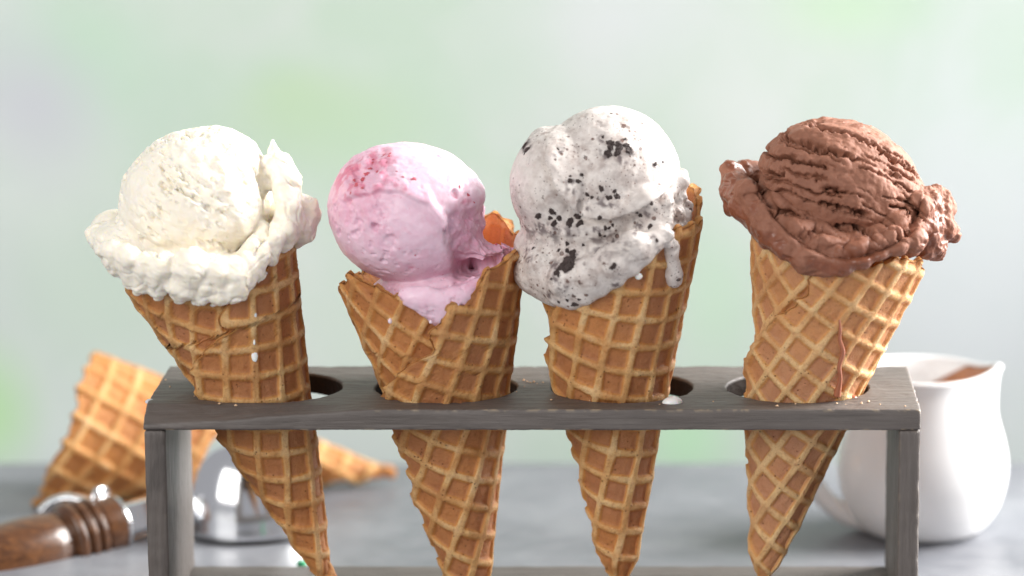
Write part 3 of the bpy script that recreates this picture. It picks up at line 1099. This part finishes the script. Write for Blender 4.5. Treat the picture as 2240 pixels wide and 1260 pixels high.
for q in ((1180, 575, 30), (1200, 610, 30), (1225, 640, 28), (1250, 652, 26), (1280, 640, 28), (1310, 625, 26), (1345, 605, 26), (1378, 580, 26), (1405, 555, 26), (1430, 530, 24), (1452, 515, 20), (1240, 610, 44), (1290, 600, 40), (1340, 570, 40), (1385, 540, 36)):
    p = PS(C3, *q, .40)
    V.ell(p[:3], p[3], .2)
th_, h_, pp = C3.hit(1468, 545, .42)
th2, h2, pq = C3.hit(1474, 612, .42)
V.chain([np.array([*(P(1448, 505, -1.6)), .26]), np.array([*PS(C3, 1462, 522, 10)[:3], .17]), np.array([*pp, .18]), np.array([*((pp + pq) / 2), .19]), np.array([*(pq * .8 + pp * .2), .24]), np.array([*pq, .235])], .1)
V.rough(lambda p: .03 * fbm(p * 1.0, 2, 16), .3)


def cok_disp(v, n):
    u, w = flatpx(v, Y3)
    fr = sstep(.6, -.4, v[:, 1])
    bd, sd = pline(u, w, [(1190, 262), (1200, 290), (1203, 340), (1225, 395), (1262, 440), (1285, 452), (1340, 450), (1395, 432), (1440, 412), (1470, 395)])
    low = sd > 0
    endf = sstep(290, 330, w) * sstep(1475, 1440, u)
    fold = np.where(low,   .14 * np.exp(-(bd / 24) ** 2), -.12 * np.exp(-(bd / 12) ** 2)) * endf * fr
    right = sstep(1440, 1470, u) * sstep(400, 430, w) * sstep(540, 510, w)
    waist = np.exp(-((w - 495 - (u - 1280) * .05) / 22) ** 2) * sstep(1430, 1380, u) * fr
    d = fold - .03 * waist + .05 * waist * fbm(v * 3.2, 4, 23) + right * .16 * fbm(v * 2.4, 4, 33)
    hole = sstep(13, 6, np.hypot((u - 1272) * 1.4, (w - 428) * .7))
    return d - .14 * hole * fr + .008 * fbm(v * 4, 3, 19) - .02 * sstep(.25, .5, fbm(v * 2.3, 3, 81)) * fr


CH = [(1368, 322, 24, 16, 14), (1338, 318, 24, 15, 6), (1238, 576, 27, 23, 3), (1226, 552, 14, 8, 0), (1250, 482, 20, 13, 3), (1198, 478, 22, 11, 2), (1330, 424, 22, 10, 8), (1262, 390, 15, 9, 6), (1252, 378, 7, 6, 0),
      (1292, 430, 9, 7, 0), (1422, 443, 8, 7, 0), (1345, 497, 22, 7, 2), (1260, 536, 26, 6, 0), (1320, 522, 18, 6, 2), (1145, 322, 6, 11, 4), (1350, 582, 10, 8, 3), (1235, 665, 22, 9, 2), (1262, 657, 6, 6, 0),
      (1208, 615, 9, 6, 2), (1425, 492, 9, 7, 3), (1440, 520, 6, 5, 2), (1395, 468, 10, 7, 2), (1230, 322, 10, 6, 2), (1160, 312, 5, 5, 0), (1322, 294, 8, 4, 0), (1366, 300, 8, 5, 0), (1430, 355, 8, 6, 0), (1454, 348, 9, 5, 0), (1300, 480, 16, 7, 0), (1160, 540, 7, 8, 0)]


def cok_attr(v, n):
    u, w = flatpx(v, Y3)
    fr = sstep(.3, -.5, v[:, 1])
    sm = np.zeros(len(v))
    jx = 5 * fbm(v * 3.4, 3, 91)
    for px, py, rx, ry, _ in CH:
        q = np.hypot((u - px) / (rx + 7), (w - py) / (ry + 6)) + jx * .07
        sm = np.maximum(sm, sstep(1.15, .45, q) * .7)
    sm *= fr * sstep(-.15, .35, fbm(v * 5.5, 3, 95)) * 1.3
    waist = np.exp(-((w - 497 - (u - 1280) * .05) / 20) ** 2) * sstep(1420, 1380, u) * fr
    sm = np.maximum(sm, waist * sstep(-.1, .5, fbm(v * np.array([2, 3, 5]), 4, 97)) * .75)
    wet = .35 + .5 * sstep(540, 600, w)
    return {'smudge': np.clip(sm, 0, 1), 'wet': wet}


scoop3, v3, nrm3 = scoop_obj('cookie', V, cok_disp, cok_attr, CREAM['cookie'], ICE[3])


def chunk_mesh(seed):
    bm = bmesh.new()
    bmesh.ops.create_icosphere(bm, subdivisions=3, radius=1)
    co = np.array([q.co[:] for q in bm.verts])
    d = 1 + .42 * fbm(co * 1.5, 3, seed) + .22 * perlin(co * 4, seed + 5)
    for q, s in zip(bm.verts, d):
        q.co = q.co * float(s) * CM
    me = bpy.data.meshes.new('cookie_chunk')
    bm.to_mesh(me)
    bm.free()
    me.materials.append(COOKIE)
    finish(me, False)
    return me


CHM = [chunk_mesh(200 + 11 * i) for i in range(5)]


def on_surface(v, n, px, py):
    """frontmost surface point seen at that place"""
    d = ray(px, py)
    q = v - CAM
    t = q @ d
    off = np.linalg.norm(q - t[:, None] * d, axis=1)
    m = off < .05
    if not m.any():
        m = off < off.min() + .02
    i = np.flatnonzero(m)[np.argmin(t[m])]
    return v[i], n[i]


def basis(nrm, spin):
    z = Vector(nrm)
    q = z.to_track_quat('Z', 'Y').to_matrix()
    return q @ Matrix.Rotation(spin, 3, 'Z')


def add_chunk(px, py, rx, ry, k, spin, sink=.45, name='cookie_chunk', meshes=None, vv=None, nv=None, par=None, ice=3):
    p, nn = on_surface(v3 if vv is None else vv, nrm3 if nv is None else nv, px, py)
    o = bpy.data.objects.new(name, (meshes or CHM)[k % 5])
    COL.objects.link(o)
    o.parent = par or scoop3
    zz = Vector(nn)
    xx = Vector((1, 0, -.12)).cross(zz).cross(zz) * -1
    xx.normalize()
    yy = zz.cross(xx)
    R_ = Matrix((xx, yy, zz)).transposed() @ Matrix.Rotation(spin, 3, 'Z')
    off = Vector(ICE[ice].location) + (par or scoop3).location
    dep = min(rx, ry) / 77 * .8
    o.matrix_local = Matrix.LocRotScale(Vector(p - nn * dep * sink) * CM - off, R_.to_quaternion(), Vector((rx / 77, ry / 77, dep)))


kk = 0
for (px, py, rx, ry, sink) in CH:
    if max(rx, ry) < 6:
        continue
    if rx * ry > 400:                       # a whole broken piece with bits round it
        add_chunk(px, py, rx * .78, ry * .78, kk, random.uniform(-.5, .5))
        kk += 1
    for f_ in range(min(5, max(2, int(rx * ry / 42))) if rx * ry > 60 else 1):
        a_, q_ = random.uniform(0, 6.28), math.sqrt(random.random())
        sz = ry * random.uniform(.25, .55) + 1.2
        add_chunk(px + rx * q_ * math.cos(a_) * 1.05, py + ry * q_ * math.sin(a_) * 1.15, sz * random.uniform(1.0, 1.7), sz, kk, random.uniform(0, 3), random.uniform(.2, .6))
        kk += 1

# fruit pieces in the strawberry scoop
BERRY = m_simple('strawberry_fruit', (.50, .045, .075), .3, nscale=10, bump=.03, var=(.66, .16, .20), sss=.4)
SEED = m_simple('strawberry_seed', (.14, .035, .04), .5)
BRM = []
for me_ in CHM:
    b_ = me_.copy()
    b_.name = 'berry_piece'
    b_.materials.clear()
    b_.materials.append(BERRY)
    finish(b_)
    BRM.append(b_)
for k_, (px, py, rx, ry) in enumerate(((798, 380, 9, 6), (806, 366, 8, 6), (790, 392, 7, 5), (815, 352, 9, 5), (838, 336, 10, 4), (852, 332, 6, 4), (823, 373, 5, 5), (850, 338, 5, 4), (880, 384, 7, 4), (906, 388, 8, 6), (1007, 406, 5, 7),
                                          (1028, 424, 8, 4), (775, 405, 6, 8), (764, 420, 5, 6), (815, 345, 5, 4), (910, 561, 5, 3), (1089, 528, 5, 4), (772, 392, 5, 6), (866, 372, 5, 3), (843, 352, 4, 3), (1040, 440, 5, 3), (793, 408, 5, 4))):
    add_chunk(px, py, rx * .8, ry * .8, k_, random.uniform(-.6, .6), .65, 'berry_piece', BRM, v2, nrm2, scoop2, 2)

# --- chocolate
Y4 = -.3
V = Vol(P(1555, 640, 0) + [0, -3.8, 0], P(2125, 235, 0) + [0, 3.1, 0], .031)
V.ell(P(1835, 408, Y4), np.array([2.26, 2.15, 1.86]), 0, lean=D(14))
inside_fill(V, C4, 8.0, 10.6)
ring = [(1602, 378, .3, 22), (1608, 410, -.4, 32), (1640, 445, -1.1, 46), (1690, 480, -1.65, 54), (1740, 515, -2.0, 56), (1790, 545, -2.2, 54), (1840, 562, -2.25, 48), (1890, 545, -2.2, 40), (1935, 525, -2.0, 36),
        (1975, 505, -1.7, 36), (2010, 490, -1.2, 44), (2040, 470, -.6, 44), (2045, 460, .2, 40), (2000, 450, 1.2, 46), (1920, 440, 1.9, 52), (1820, 430, 2.1, 54), (1720, 410, 1.9, 52), (1640, 390, 1.2, 40)]
for a, b in zip(ring, ring[1:] + ring[:1]):
    V.cap(P(a[0], a[1], a[2]), P(b[0], b[1], b[2]), a[3] / 80, b[3] / 80, .10)
    V.cap(P(a[0], a[1], a[2] * .75), P(b[0], b[1], b[2] * .75), a[3] / 80, b[3] / 80, .10)
for q in ((1690, 500, 40), (1730, 530, 42), (1770, 560, 40), (1800, 575, 30), (1840, 575, 30), (1880, 560, 30), (1920, 548, 26), (1960, 535, 28), (2000, 525, 28)):
    p = PS(C4, *q, .35)
    V.ell(p[:3], p[3], .15)
for q in ((1790, 580, -2.15, 26), (1840, 592, -2.2, 18), (1850, 598, -2.25, 13), (1775, 560, -2.3, 30), (1640, 425, -1.35, 34), (1597, 372, .2, 18), (1582, 368, .25, 6), (1625, 365, .5, 18), (2030, 440, -.9, 30), (2065, 430, -.3, 18), (2060, 455, -.3, 26),
          (2060, 500, -.7, 34), (2078, 515, -.5, 22), (2030, 530, -1.1, 36), (2050, 540, -.9, 24), (2052, 560, -.9, 12), (1990, 535, -1.6, 28), (1950, 545, -1.9, 24), (1965, 490, -1.95, 24), (2010, 455, -1.4, 26), (2088, 520, -.4, 8), (1755, 500, -2.3, 26), (1900, 560, -2.1, 26), (2045, 415, -.5, 12), (1600, 455, -.5, 18)):
    p = P(*q)
    V.ell(p[:3], p[3], .09 if q[0] < 1940 else .16)
V.chain([P(1668, 395, -1.35, 8), P(1690, 445, -1.95, 8), P(1750, 490, -2.45, 8), P(1800, 515, -2.62, 7), P(1880, 520, -2.6, 6), (*P(1950, 490, -2.3), .06)], .12, 'sub')
V.rough(lambda p: .07 * fbm(p * 1.5, 4, 26), .35)


def cho_disp(v, n):
    u, w = flatpx(v, Y4)
    x, z = (u - 1830) / 78, (400 - w) / 78
    el = ((u - 1832) / 182) ** 2 + ((w - 405 - (u - 1832) * .12) / 128) ** 2
    ball = sstep(1.12, .88, el) * sstep(.8, .0, v[:, 1])
    ph = z + .34 * x + .10 * x * x
    al = x * 1.0 - z * .15
    wp = .16 * fbm(v * 1.3, 3, 41)
    q = np.stack([al * .75, (ph + wp) * 2.6, v[:, 1] * .5], -1)
    a = perlin(q, 51)
    b = perlin(q * np.array([1.6, 2.0, 1.6]), 52)
    c_ = perlin(q * np.array([3.2, 3.6, 3]), 53)
    jag = .12 * fbm(v * 5.5, 3, 54)
    rag = .15 * fbm(v * 4.2, 3, 46) + .09 * fbm(v * 11, 2, 45)
    arc = np.zeros(len(v))
    for sp_, sd_, dep_, wid_, th_ in ((.46, 47, 1.0, .13, .02), (.31, 48, .6, .12, .12), (.19, 49, .3, .14, .2)):
        tb = (ph + wp * .8) / sp_ + rag * (.46 / sp_) ** .5 + sd_ * .37
        band, fr_ = np.floor(tb), tb % 1
        gate = sstep(th_ - .03, th_ + .12, perlin(np.stack([al * .8 + band * 3.7, band * 5.31 + .5, v[:, 1] * .3], -1), sd_))
        arc = np.maximum(arc, np.where(fr_ < .5, sstep(.5 - wid_, .47, fr_), sstep(.5 + 1.9 * wid_, .5, fr_)) * gate * dep_)
    pit = sstep(.34, .5, perlin(v * 6.5, 62)) * sstep(-.1, .3, perlin(v * 1.2, 63))
    gd, gs = pline(u, w, [(1655, 372), (1668, 405), (1690, 445), (1745, 492), (1800, 516), (1860, 522), (1930, 505), (1980, 470), (2000, 430)])
    crease = np.where(gs > 0, .10 * np.exp(-(gd / 30) ** 2), 0) - .24 * np.exp(-(gd / 9) ** 2)
    crease = crease * sstep(.6, .1, v[:, 1]) * sstep(360, 385, w)
    up = sstep(-1.5, -.7, z)
    c1 = sstep(.20, .33, a + jag)
    c2 = sstep(.25, .37, b + jag)
    c3 = sstep(.32, .46, c_ + jag)
    d = -.42 * arc * up - .05 * pit + .06 + .05 * fbm(v * .9, 2, 64) * up
    d += .016 * fbm(v * 5.0, 4, 56)
    out = .04 * fbm(v * 2.0, 4, 57) - .05 * sstep(.34, .5, perlin(v * np.array([2, 2, 4.5]), 58))
    crag = sstep(1960, 2030, u) * .09 * fbm(v * 2.2, 4, 59)
    return ball * d + (1 - ball) * (out + crag) + crease


def cho_attr(v, n):
    u, w = flatpx(v, Y4)
    el = ((u - 1832) / 182) ** 2 + ((w - 405 - (u - 1832) * .12) / 128) ** 2
    wet = sstep(1.0, 1.25, el) * sstep(-.05, .12, perlin(v * 1.4, 7) + .05) + .9 * sstep(75, 20, np.hypot((u - 1870) * .8, (w - 545)))
    return {'wet': np.clip(wet, 0, 1) * np.where(u > 1950, .55, .85)}


scoop_obj('choc', V, cho_disp, cho_attr, CREAM['choc'], ICE[4])


# ------------------------------------------------------------------ drips on the cones and drops on the rack
def blob(name, p, nrm, rx, ry, dep, mat, parent=None, down=True, seed=0):
    bm = bmesh.new()
    bmesh.ops.create_uvsphere(bm, u_segments=24, v_segments=14, radius=1)
    zz = Vector(nrm).normalized()
    ref = Vector((0, 0, -1)) if abs(zz.z) < .9 else Vector((0, -1, 0))
    yy = (ref - zz * ref.dot(zz)).normalized()
    xx = yy.cross(zz)
    co = np.array([q.co[:] for q in bm.verts])
    jit = 1 + .10 * perlin(co * 1.5, seed + 300)
    for q, j in zip(bm.verts, jit):
        x, y, z = q.co
        tap = 1 - (.35 * max(-y, 0) if down else 0)
        q.co = (Vector(p) + (xx * (x * rx * tap) + yy * (y * ry) + zz * ((max(z, -.25)) * dep)) * float(j)) * CM
    me = bpy.data.meshes.new(name)
    bm.to_mesh(me)
    bm.free()
    finish(me)
    return obj(name, me, mat, parent)


MILK = m_simple('melted_ice_cream', (.86, .82, .80), .18, sss=.35)
PINKMILK = m_simple('melted_strawberry', (.82, .66, .73), .2, sss=.3)
CHOCMELT = m_simple('melted_chocolate', (.36, .13, .07), .2, nscale=3, var=(.30, .10, .05))
for k, (px, py, rx, ry) in enumerate(((557, 688, .07, .12), (557, 777, .10, .19), (556, 748, .04, .09))):
    th, h, p = C1.hit(px, py, .46)
    nn = math.cos(th) * C1.e1 + math.sin(th) * C1.e2
    blob('drip', p, nn, rx * .9, ry, .05, MILK, ICE[1], seed=k)
for k, (px, py, rx, ry) in enumerate(((853, 702, .06, .08), (942, 704, .05, .05))):
    th, h, p = C2.hit(px, py, .45)
    blob('drip', p, math.cos(th) * C2.e1 + math.sin(th) * C2.e2, rx, ry, .05, PINKMILK, ICE[2], seed=k + 4)
th, h, p = C3.hit(1397, 604, .48)
blob('drip', p, math.cos(th) * C3.e1 + math.sin(th) * C3.e2, .11, .10, .08, MILK, ICE[3], seed=9)
# chocolate trickle
path = []
pts = [(1836, 700), (1838, 722), (1837, 742), (1844, 770), (1836, 800), (1838, 825), (1834, 850), (1831, 866)]
rad = [.02, .05, .05, .07, .06, .06, .09, .11]
for q in pts:
    th, h, p = C4.hit(*q, .45)
    path.append([*p, 0])
cv = smooth_curve(np.array(path)[:, :3], 40)
vv, ff = tube(cv, np.interp(np.linspace(0, 1, 40), np.linspace(0, 1, 8), rad), 12)
obj('drip', mesh_np('drip', vv, ff), CHOCMELT, ICE[4])

p = atZ(1471, 880, H)
o = blob('melted_drop', p, (0, 0, 1), .28, .26, .17, MILK, None, False, 12)
tag(o, 'round white melted drop on the rack beside the speckled cone', 'drop')
p = atZ(328, 880, H - .08)
o = blob('melted_drop', p + np.array([0, 0, .02]), (0, 0, 1), .13, .2, .07, m_simple('thin_melt', (.62, .62, .68), .3), None, False, 13)
tag(o, 'small pale drop on the left end of the rack', 'drop')
p = atZ(1862, 869, H)
o = blob('melted_drop', p, (0, 0, 1), .17, .14, .07, CHOCMELT, None, False, 14)
tag(o, 'small brown chocolate drop on the rack under the chocolate cone', 'drop')

# crumbs on the rack
cv_, cf_ = [], []
spots = [(1146, 833), (1153, 836), (1160, 838), (1168, 837), (1147, 847), (1188, 838), (1175, 840), (345, 830), (362, 832), (372, 848), (352, 818), (404, 818), (1443, 886), (1790, 880), (1830, 884), (1850, 886),
         (1885, 884), (1900, 880), (1740, 885), (1925, 886), (516, 889), (1206, 876), (1290, 878), (1980, 890), (1700, 890), (1130, 858), (480, 885), (425, 868), (1560, 880)]
for k, (px, py) in enumerate(spots):
    p = atZ(px, py, H)
    if abs(p[0]) > HW - .05 or any(math.hypot(p[0] - a, p[1] - b) < HR + .03 for a, b in HOLES):
        continue
    r = random.uniform(.022, .05)
    b0 = len(cv_)
    for dx, dy, dz in ((1, 0, .3), (0, 1, .4), (-1, 0, .25), (0, -1, .35), (0, 0, 1.2), (0, 0, -.3)):
        cv_.append(p + np.array([dx, dy, dz]) * r * random.uniform(.7, 1.3) + np.array([0, 0, .01]))
    for a, b, c in ((0, 1, 4), (1, 2, 4), (2, 3, 4), (3, 0, 4), (1, 0, 5), (2, 1, 5), (3, 2, 5), (0, 3, 5)):
        cf_.append((b0 + a, b0 + b, b0 + c))
o = obj('crumbs', mesh_np('crumbs', cv_, cf_, smooth=False), m_simple('crumb', (.66, .45, .28), .7))
o['kind'] = 'stuff'
o['label'] = 'tiny waffle crumbs scattered on the rack top'
o['category'] = 'crumbs'

# ------------------------------------------------------------------ background: empty cone lying on its side
back = thing('waffle_cone', 'empty waffle cone lying on its side on the table behind the rack', 'waffle cone', atZ(480, 1075, 0))
CB = Cone((905, 1058), 0, 0, 12.9, -.30)
tipb = atZ(895, 1060, 0) + np.array([0, 0, .30])
alpha = CB.a
mouth = atZ(118, 1092, 0)
ctr = np.array([mouth[0] + .6, mouth[1], 2.5])
axis = ctr - tipb
CB.A = tipb
CB.frame(axis, np.array([0, -1.0, .25]))
Lc = np.linalg.norm(axis)
CB.a = math.atan2(2.55, Lc)
seamb = [(D(200), .2), (D(200), 12)]
rimb = [(0, Lc - .2), (D(70), Lc + .65), (D(110), Lc + .5), (D(160), Lc + .1), (D(205), Lc - .15), (D(250), Lc - .45), (D(300), Lc - .5), (D(360), Lc - .3), (D(420), Lc)]
obj('rolled_wafer', waffle_mesh('rolled_wafer', CB, .5, seamb, rimb, 12, pitch=.90, seed=77, nu=380, nv=150, phase=(.1, .35), jag=.22, tip=.45), WAFFLE_BACK, back)

# ------------------------------------------------------------------ background: metal ice cream disher with wooden handle
STEEL = Mat('polished_steel')
STEEL.set(Base_Color=(.80, .81, .83), Metallic=1.0, Roughness=.13)
STEEL.bump(STEEL.noise(STEEL.coord(), 1.5, 3), .012, .25)
STEEL = STEEL.m
DARK = m_simple('dark_rubber_rim', (.02, .02, .022), .35)
mw = Mat('varnished_brown_wood')
v = mw.coord((.5, 2.2, 2.2))
n = mw.noise(v, 2.0, 6, .65, 1.0)
n2 = mw.noise(mw.coord(), 9, 4)
c = mw.ramp(n, [(.3, (.045, .016, .006)), (.5, (.095, .036, .012)), (.7, (.17, .068, .022))])
c = mw.mix(mw.ramp(n2, [(.45, 0.0), (.7, .55)]), c, (.05, .018, .008))
mw.set(Base_Color=c, Roughness=.28)
mw.b.inputs['Coat Weight'].default_value = .3
mw.bump(n2, .02, .4)
dish = thing('ice_cream_disher', 'steel ice cream scoop with turned brown wooden handle lying on the table', 'ice cream scoop', atZ(470, 1190, 0))
dc = atZ(530, 1192, 0)
dc = dc + np.array([0, 1.95, 0])
prof = [(2.06, .10), (2.09, .2), (2.08, .32), (2.06, .5)] + [(2.06 * math.cos(a) ** .85, .5 + 2.65 * math.sin(a)) for a in np.linspace(.04, math.pi / 2 - .01, 36)]
v, f = lathe(prof, 96)
obj('bowl', mesh_np('bowl', v + dc, f), STEEL, dish)
v, f = lathe([(1.95, .02), (2.13, .02), (2.16, .07), (2.13, .12), (1.95, .12)], 96)
obj('bowl_rim', mesh_np('bowl_rim', v + dc, f), DARK, dish)
ha = dc + np.array([-1.6, -.15, .95])
hp = atY(252, 1144, dc[1] - 1.55)
hq = atY(-40, 1240, dc[1] - 4.2)
u = (hq - hp) / np.linalg.norm(hq - hp)
HL = np.linalg.norm(hq - hp)
pr = [(0, -.02), (.66, 0), (.72, .06), (.73, .55), (.70, .62), (.74, .67), (.80, .74), (.80, .86), (.72, .93), (.68, .96), (.74, 1.0), (.83, 1.08), (.83, 1.22), (.74, 1.3), (.70, 1.33), (.76, 1.37), (.85, 1.45), (.85, 1.62), (.76, 1.72),
      (.66, 1.78), (.70, 1.95), (.78, 2.3), (.84, 2.9), (.86, 3.6), (.84, 4.3), (.78, 5.0), (.66, 5.6), (.4, 5.95), (0, 6.05)]
pr = np.array(pr)
pr2 = smooth_curve(pr, 140)
pr2[:, 0] *= 1.25
pr2[:, 0] = np.maximum(pr2[:, 0], 0)
v, f = lathe(pr2, 48)
Rm = np.array(Vector(u).to_track_quat('Z', 'Y').to_matrix())
obj('handle', mesh_np('handle', v @ Rm.T + hp, f), mw.m, dish)
# ferrule plate round the end of the wood
v, f = lathe([(0, -.18), (.80, -.18), (.86, -.14), (.86, -.04), (.80, 0), (.70, .01)], 48)
obj('ferrule', mesh_np('ferrule', v @ Rm.T + hp, f), STEEL, dish)
side = np.cross(u, [0, 0, 1.0])
side /= np.linalg.norm(side)
upv = np.cross(side, u)
if upv[2] < 0:
    upv = -upv
# flat shank from ferrule to bowl
dirs = (ha + np.array([.35, 0, .05])) - hp
Ls = np.linalg.norm(dirs)
dirs /= Ls
fs = np.array([dirs[1], -dirs[0], 0.0])
fs /= np.linalg.norm(fs)
us = np.cross(dirs, fs)
us *= np.sign(us[2])
if fs[1] > 0:
    fs = -fs
sec = [(.10, .54), (.22, .50), (.40, -.30), (.30, -.48), (-.2, -.50), (-.34, -.36), (-.30, .44), (-.16, .54)]
vv = np.array([hp + dirs * t_ + fs * a_ * k_ + us * b_ * k_ for t_, k_ in ((0.05, 1.0), (Ls * .3, .97), (Ls * .6, .9), (Ls, .8)) for a_, b_ in sec])
ff = [(i_ * 8 + k_, i_ * 8 + (k_ + 1) % 8, i_ * 8 + 8 + (k_ + 1) % 8, i_ * 8 + 8 + k_) for i_ in range(3) for k_ in range(8)] + [tuple(range(8)), tuple(range(31, 23, -1))]
obj('shank', mesh_np('shank', vv, ff, smooth=False), STEEL, dish)
# rack rod below the shank, bracket with its screw, thumb lever above
a = hp - u * .3 - upv * .78
vv, ff = tube([a + u * .5, a, a - u * 1.5, a - u * 2.6 + upv * .2], .15, 14)
obj('rod', mesh_np('rod', vv, ff), STEEL, dish)
br = hp - u * .15 - upv * .55 - np.array([0, .25, 0])
bmv, bmf = lathe([(0, -.1), (.42, -.1), (.46, -.05), (.46, .05), (.42, .1), (.2, .1), (.17, .06), (0, .06)], 32)
RB = np.array(Vector((-.15, -1, .15)).to_track_quat('Z', 'Y').to_matrix())
bpos = atY(228, 1208, br[1])
brk = obj('bracket', mesh_np('bracket', (bmv * np.array([.9, 1.0, 1])) @ RB.T + bpos, bmf), STEEL, dish)
sv, sf = lathe([(0, .03), (.13, .03), (.15, 0), (.15, -.1)], 20)
obj('screw', mesh_np('screw', sv @ RB.T + bpos + np.array([0, -.13, 0]), sf), DARK, brk)
vv, ff = tube(smooth_curve([bpos + [.35, .1, .25], bpos + [.6, .2, .1], bpos + [.7, .2, -.35]], 12), .22, 14)
obj('bracket_arm', mesh_np('bracket_arm', vv, ff), STEEL, dish)
l0 = hp - u * .1 + upv * .8
tv, tf = lathe([(0, -.09), (.34, -.09), (.42, -.04), (.42, .04), (.34, .09), (0, .09)], 32)
RT = np.array(Vector((.8, -.6, .1)).to_track_quat('Z', 'Y').to_matrix())
obj('lever_tab', mesh_np('lever_tab', tv @ RT.T + atY(222, 1092, l0[1]), tf), STEEL, dish)
b0 = atY(165, 1098, l0[1] + .9)
vv, ff = tube(smooth_curve([atY(225, 1110, l0[1] + .5), atY(190, 1094, l0[1] + .8), atY(150, 1086, l0[1] + .9), atY(112, 1098, l0[1] + 1.0), atY(88, 1118, l0[1] + 1.0)], 24), .13, 14, 2.4)
obj('thumb_lever', mesh_np('thumb_lever', vv, ff), STEEL, dish)

# ------------------------------------------------------------------ background: white cream jug
PORC = m_simple('white_porcelain', (.86, .855, .85), .2, nscale=.6, var=(.84, .835, .835))
jb = atZ(2025, 1192, 0)
jc = jb + np.array([0, 1.75, 0])
SC = 1.0 / 73.0
pt = atY(2025, 790, jc[1])
JH = pt[2] - .35
prof = np.array([(1.55, 0), (1.75, .06), (2.05, .35), (2.38, .95), (2.58, 1.7), (2.63, 2.3), (2.56, 2.95), (2.38, 3.7), (2.19, 4.4), (2.08, 4.9), (2.05, 5.2), (2.08, 5.45), (2.11, 5.55)])
prof[:, 1] *= JH / 5.55
ext = smooth_curve(prof, 60)
inn = ext[::-1].copy()
inn[:, 0] -= .20
inn = inn[inn[:, 1] > .25]
lip = np.array([(ext[-1, 0] - .03, ext[-1, 1] + .07), (ext[-1, 0] - .1, ext[-1, 1] + .095), (ext[-1, 0] - .17, ext[-1, 1] + .07)])
full = np.vstack([[(0.01, .03), (1.3, .03)], ext, lip, inn, [(0.01, .25)]])
NA = 128
v, f = lathe(full, NA)
ang0 = D(-12)          # the spout points right and a little to the front


def jug_deform(v):
    th = np.arctan2(v[:, 1], v[:, 0])
    dth = np.arctan2(np.sin(th - ang0), np.cos(th - ang0))
    top = sstep(JH * .70, JH * 1.0, v[:, 2])
    sp = np.exp(-(dth / .42) ** 2)
    push = 1 + top * (.15 * sp - .03 * np.exp(-((np.abs(dth) - .75) / .3) ** 2))
    v = v.copy()
    v[:, 0] *= push
    v[:, 1] *= push
    v[:, 2] += top * (.26 * sp) + top * .10 * np.exp(-((np.abs(dth) - math.pi) / .9) ** 2)
    return v


jug = thing('cream_jug', 'white porcelain cream jug with brown sauce at its lip behind the rack', 'jug', jc)
obj('jug_body', mesh_np('jug_body', jug_deform(v) + jc, f), PORC, jug)
hd = [jc + np.array([-1.75, 0, JH * .88]), jc + np.array([-2.55, -.05, JH * .93]), atY(1778, 930, jc[1]), atY(1768, 1010, jc[1] - .1), atY(1792, 1075, jc[1] - .1), atY(1850, 1125, jc[1] - .1), atY(1930, 1150, jc[1] - .1)]
vv, ff = tube(smooth_curve(hd, 60), np.interp(np.linspace(0, 1, 60), [0, .3, .7, 1], [.36, .30, .30, .34]), 20, 1.15)
obj('jug_handle', mesh_np('jug_handle', vv, ff), PORC, jug)
# sauce clinging to the inner wall below the lip
na, nz_ = 60, 24
vs = []
inp = inn[::-1]
for i, a in enumerate(np.linspace(-.55, 1.9, na)):
    lo_ = 3.9 + .9 * math.sin(a * 1.7 + .9) * .4
    for z in np.linspace(3.6 - .3 * math.sin(3 * a), 5.53 - 1.25 * max(0, a - .85) ** 1.2, nz_):
        zz = z * JH / 5.55
        r = np.interp(zz, inp[:, 1], inp[:, 0]) - .035 - .02 * math.sin(7 * a + 2 * z)
        th = ang0 + a
        vs.append((r * math.cos(th), r * math.sin(th), zz))
vs = jug_deform(np.array(vs))
SAUCE = m_simple('chocolate_sauce', (.30, .10, .035), .25, nscale=2.0, var=(.42, .17, .07))
me = mesh_np('chocolate_sauce', vs + jc, grid_faces(na, nz_))
o = obj('chocolate_sauce', me, SAUCE)
tag(o, 'brown chocolate sauce clinging inside the white jug below its lip', 'sauce')
sol = o.modifiers.new('thickness', 'SOLIDIFY')
sol.thickness = .05 * CM
sol.offset = 0

# ------------------------------------------------------------------ green sugar dragee on the table
p = atZ(660, 1241, 0)
bm = bmesh.new()
bmesh.ops.create_uvsphere(bm, u_segments=24, v_segments=16, radius=1)
for q in bm.verts:
    q.co = (Vector(p) + Vector((q.co.x * .16, q.co.y * .14, q.co.z * .11 + .11))) * CM
me = bpy.data.meshes.new('sugar_candy')
bm.to_mesh(me)
bm.free()
finish(me)
o = obj('sugar_candy', me, m_simple('green_sugar', (.04, .36, .16), .3, nscale=6, var=(.06, .42, .2)))
tag(o, 'tiny green sugar candy on the table under the rack', 'candy')
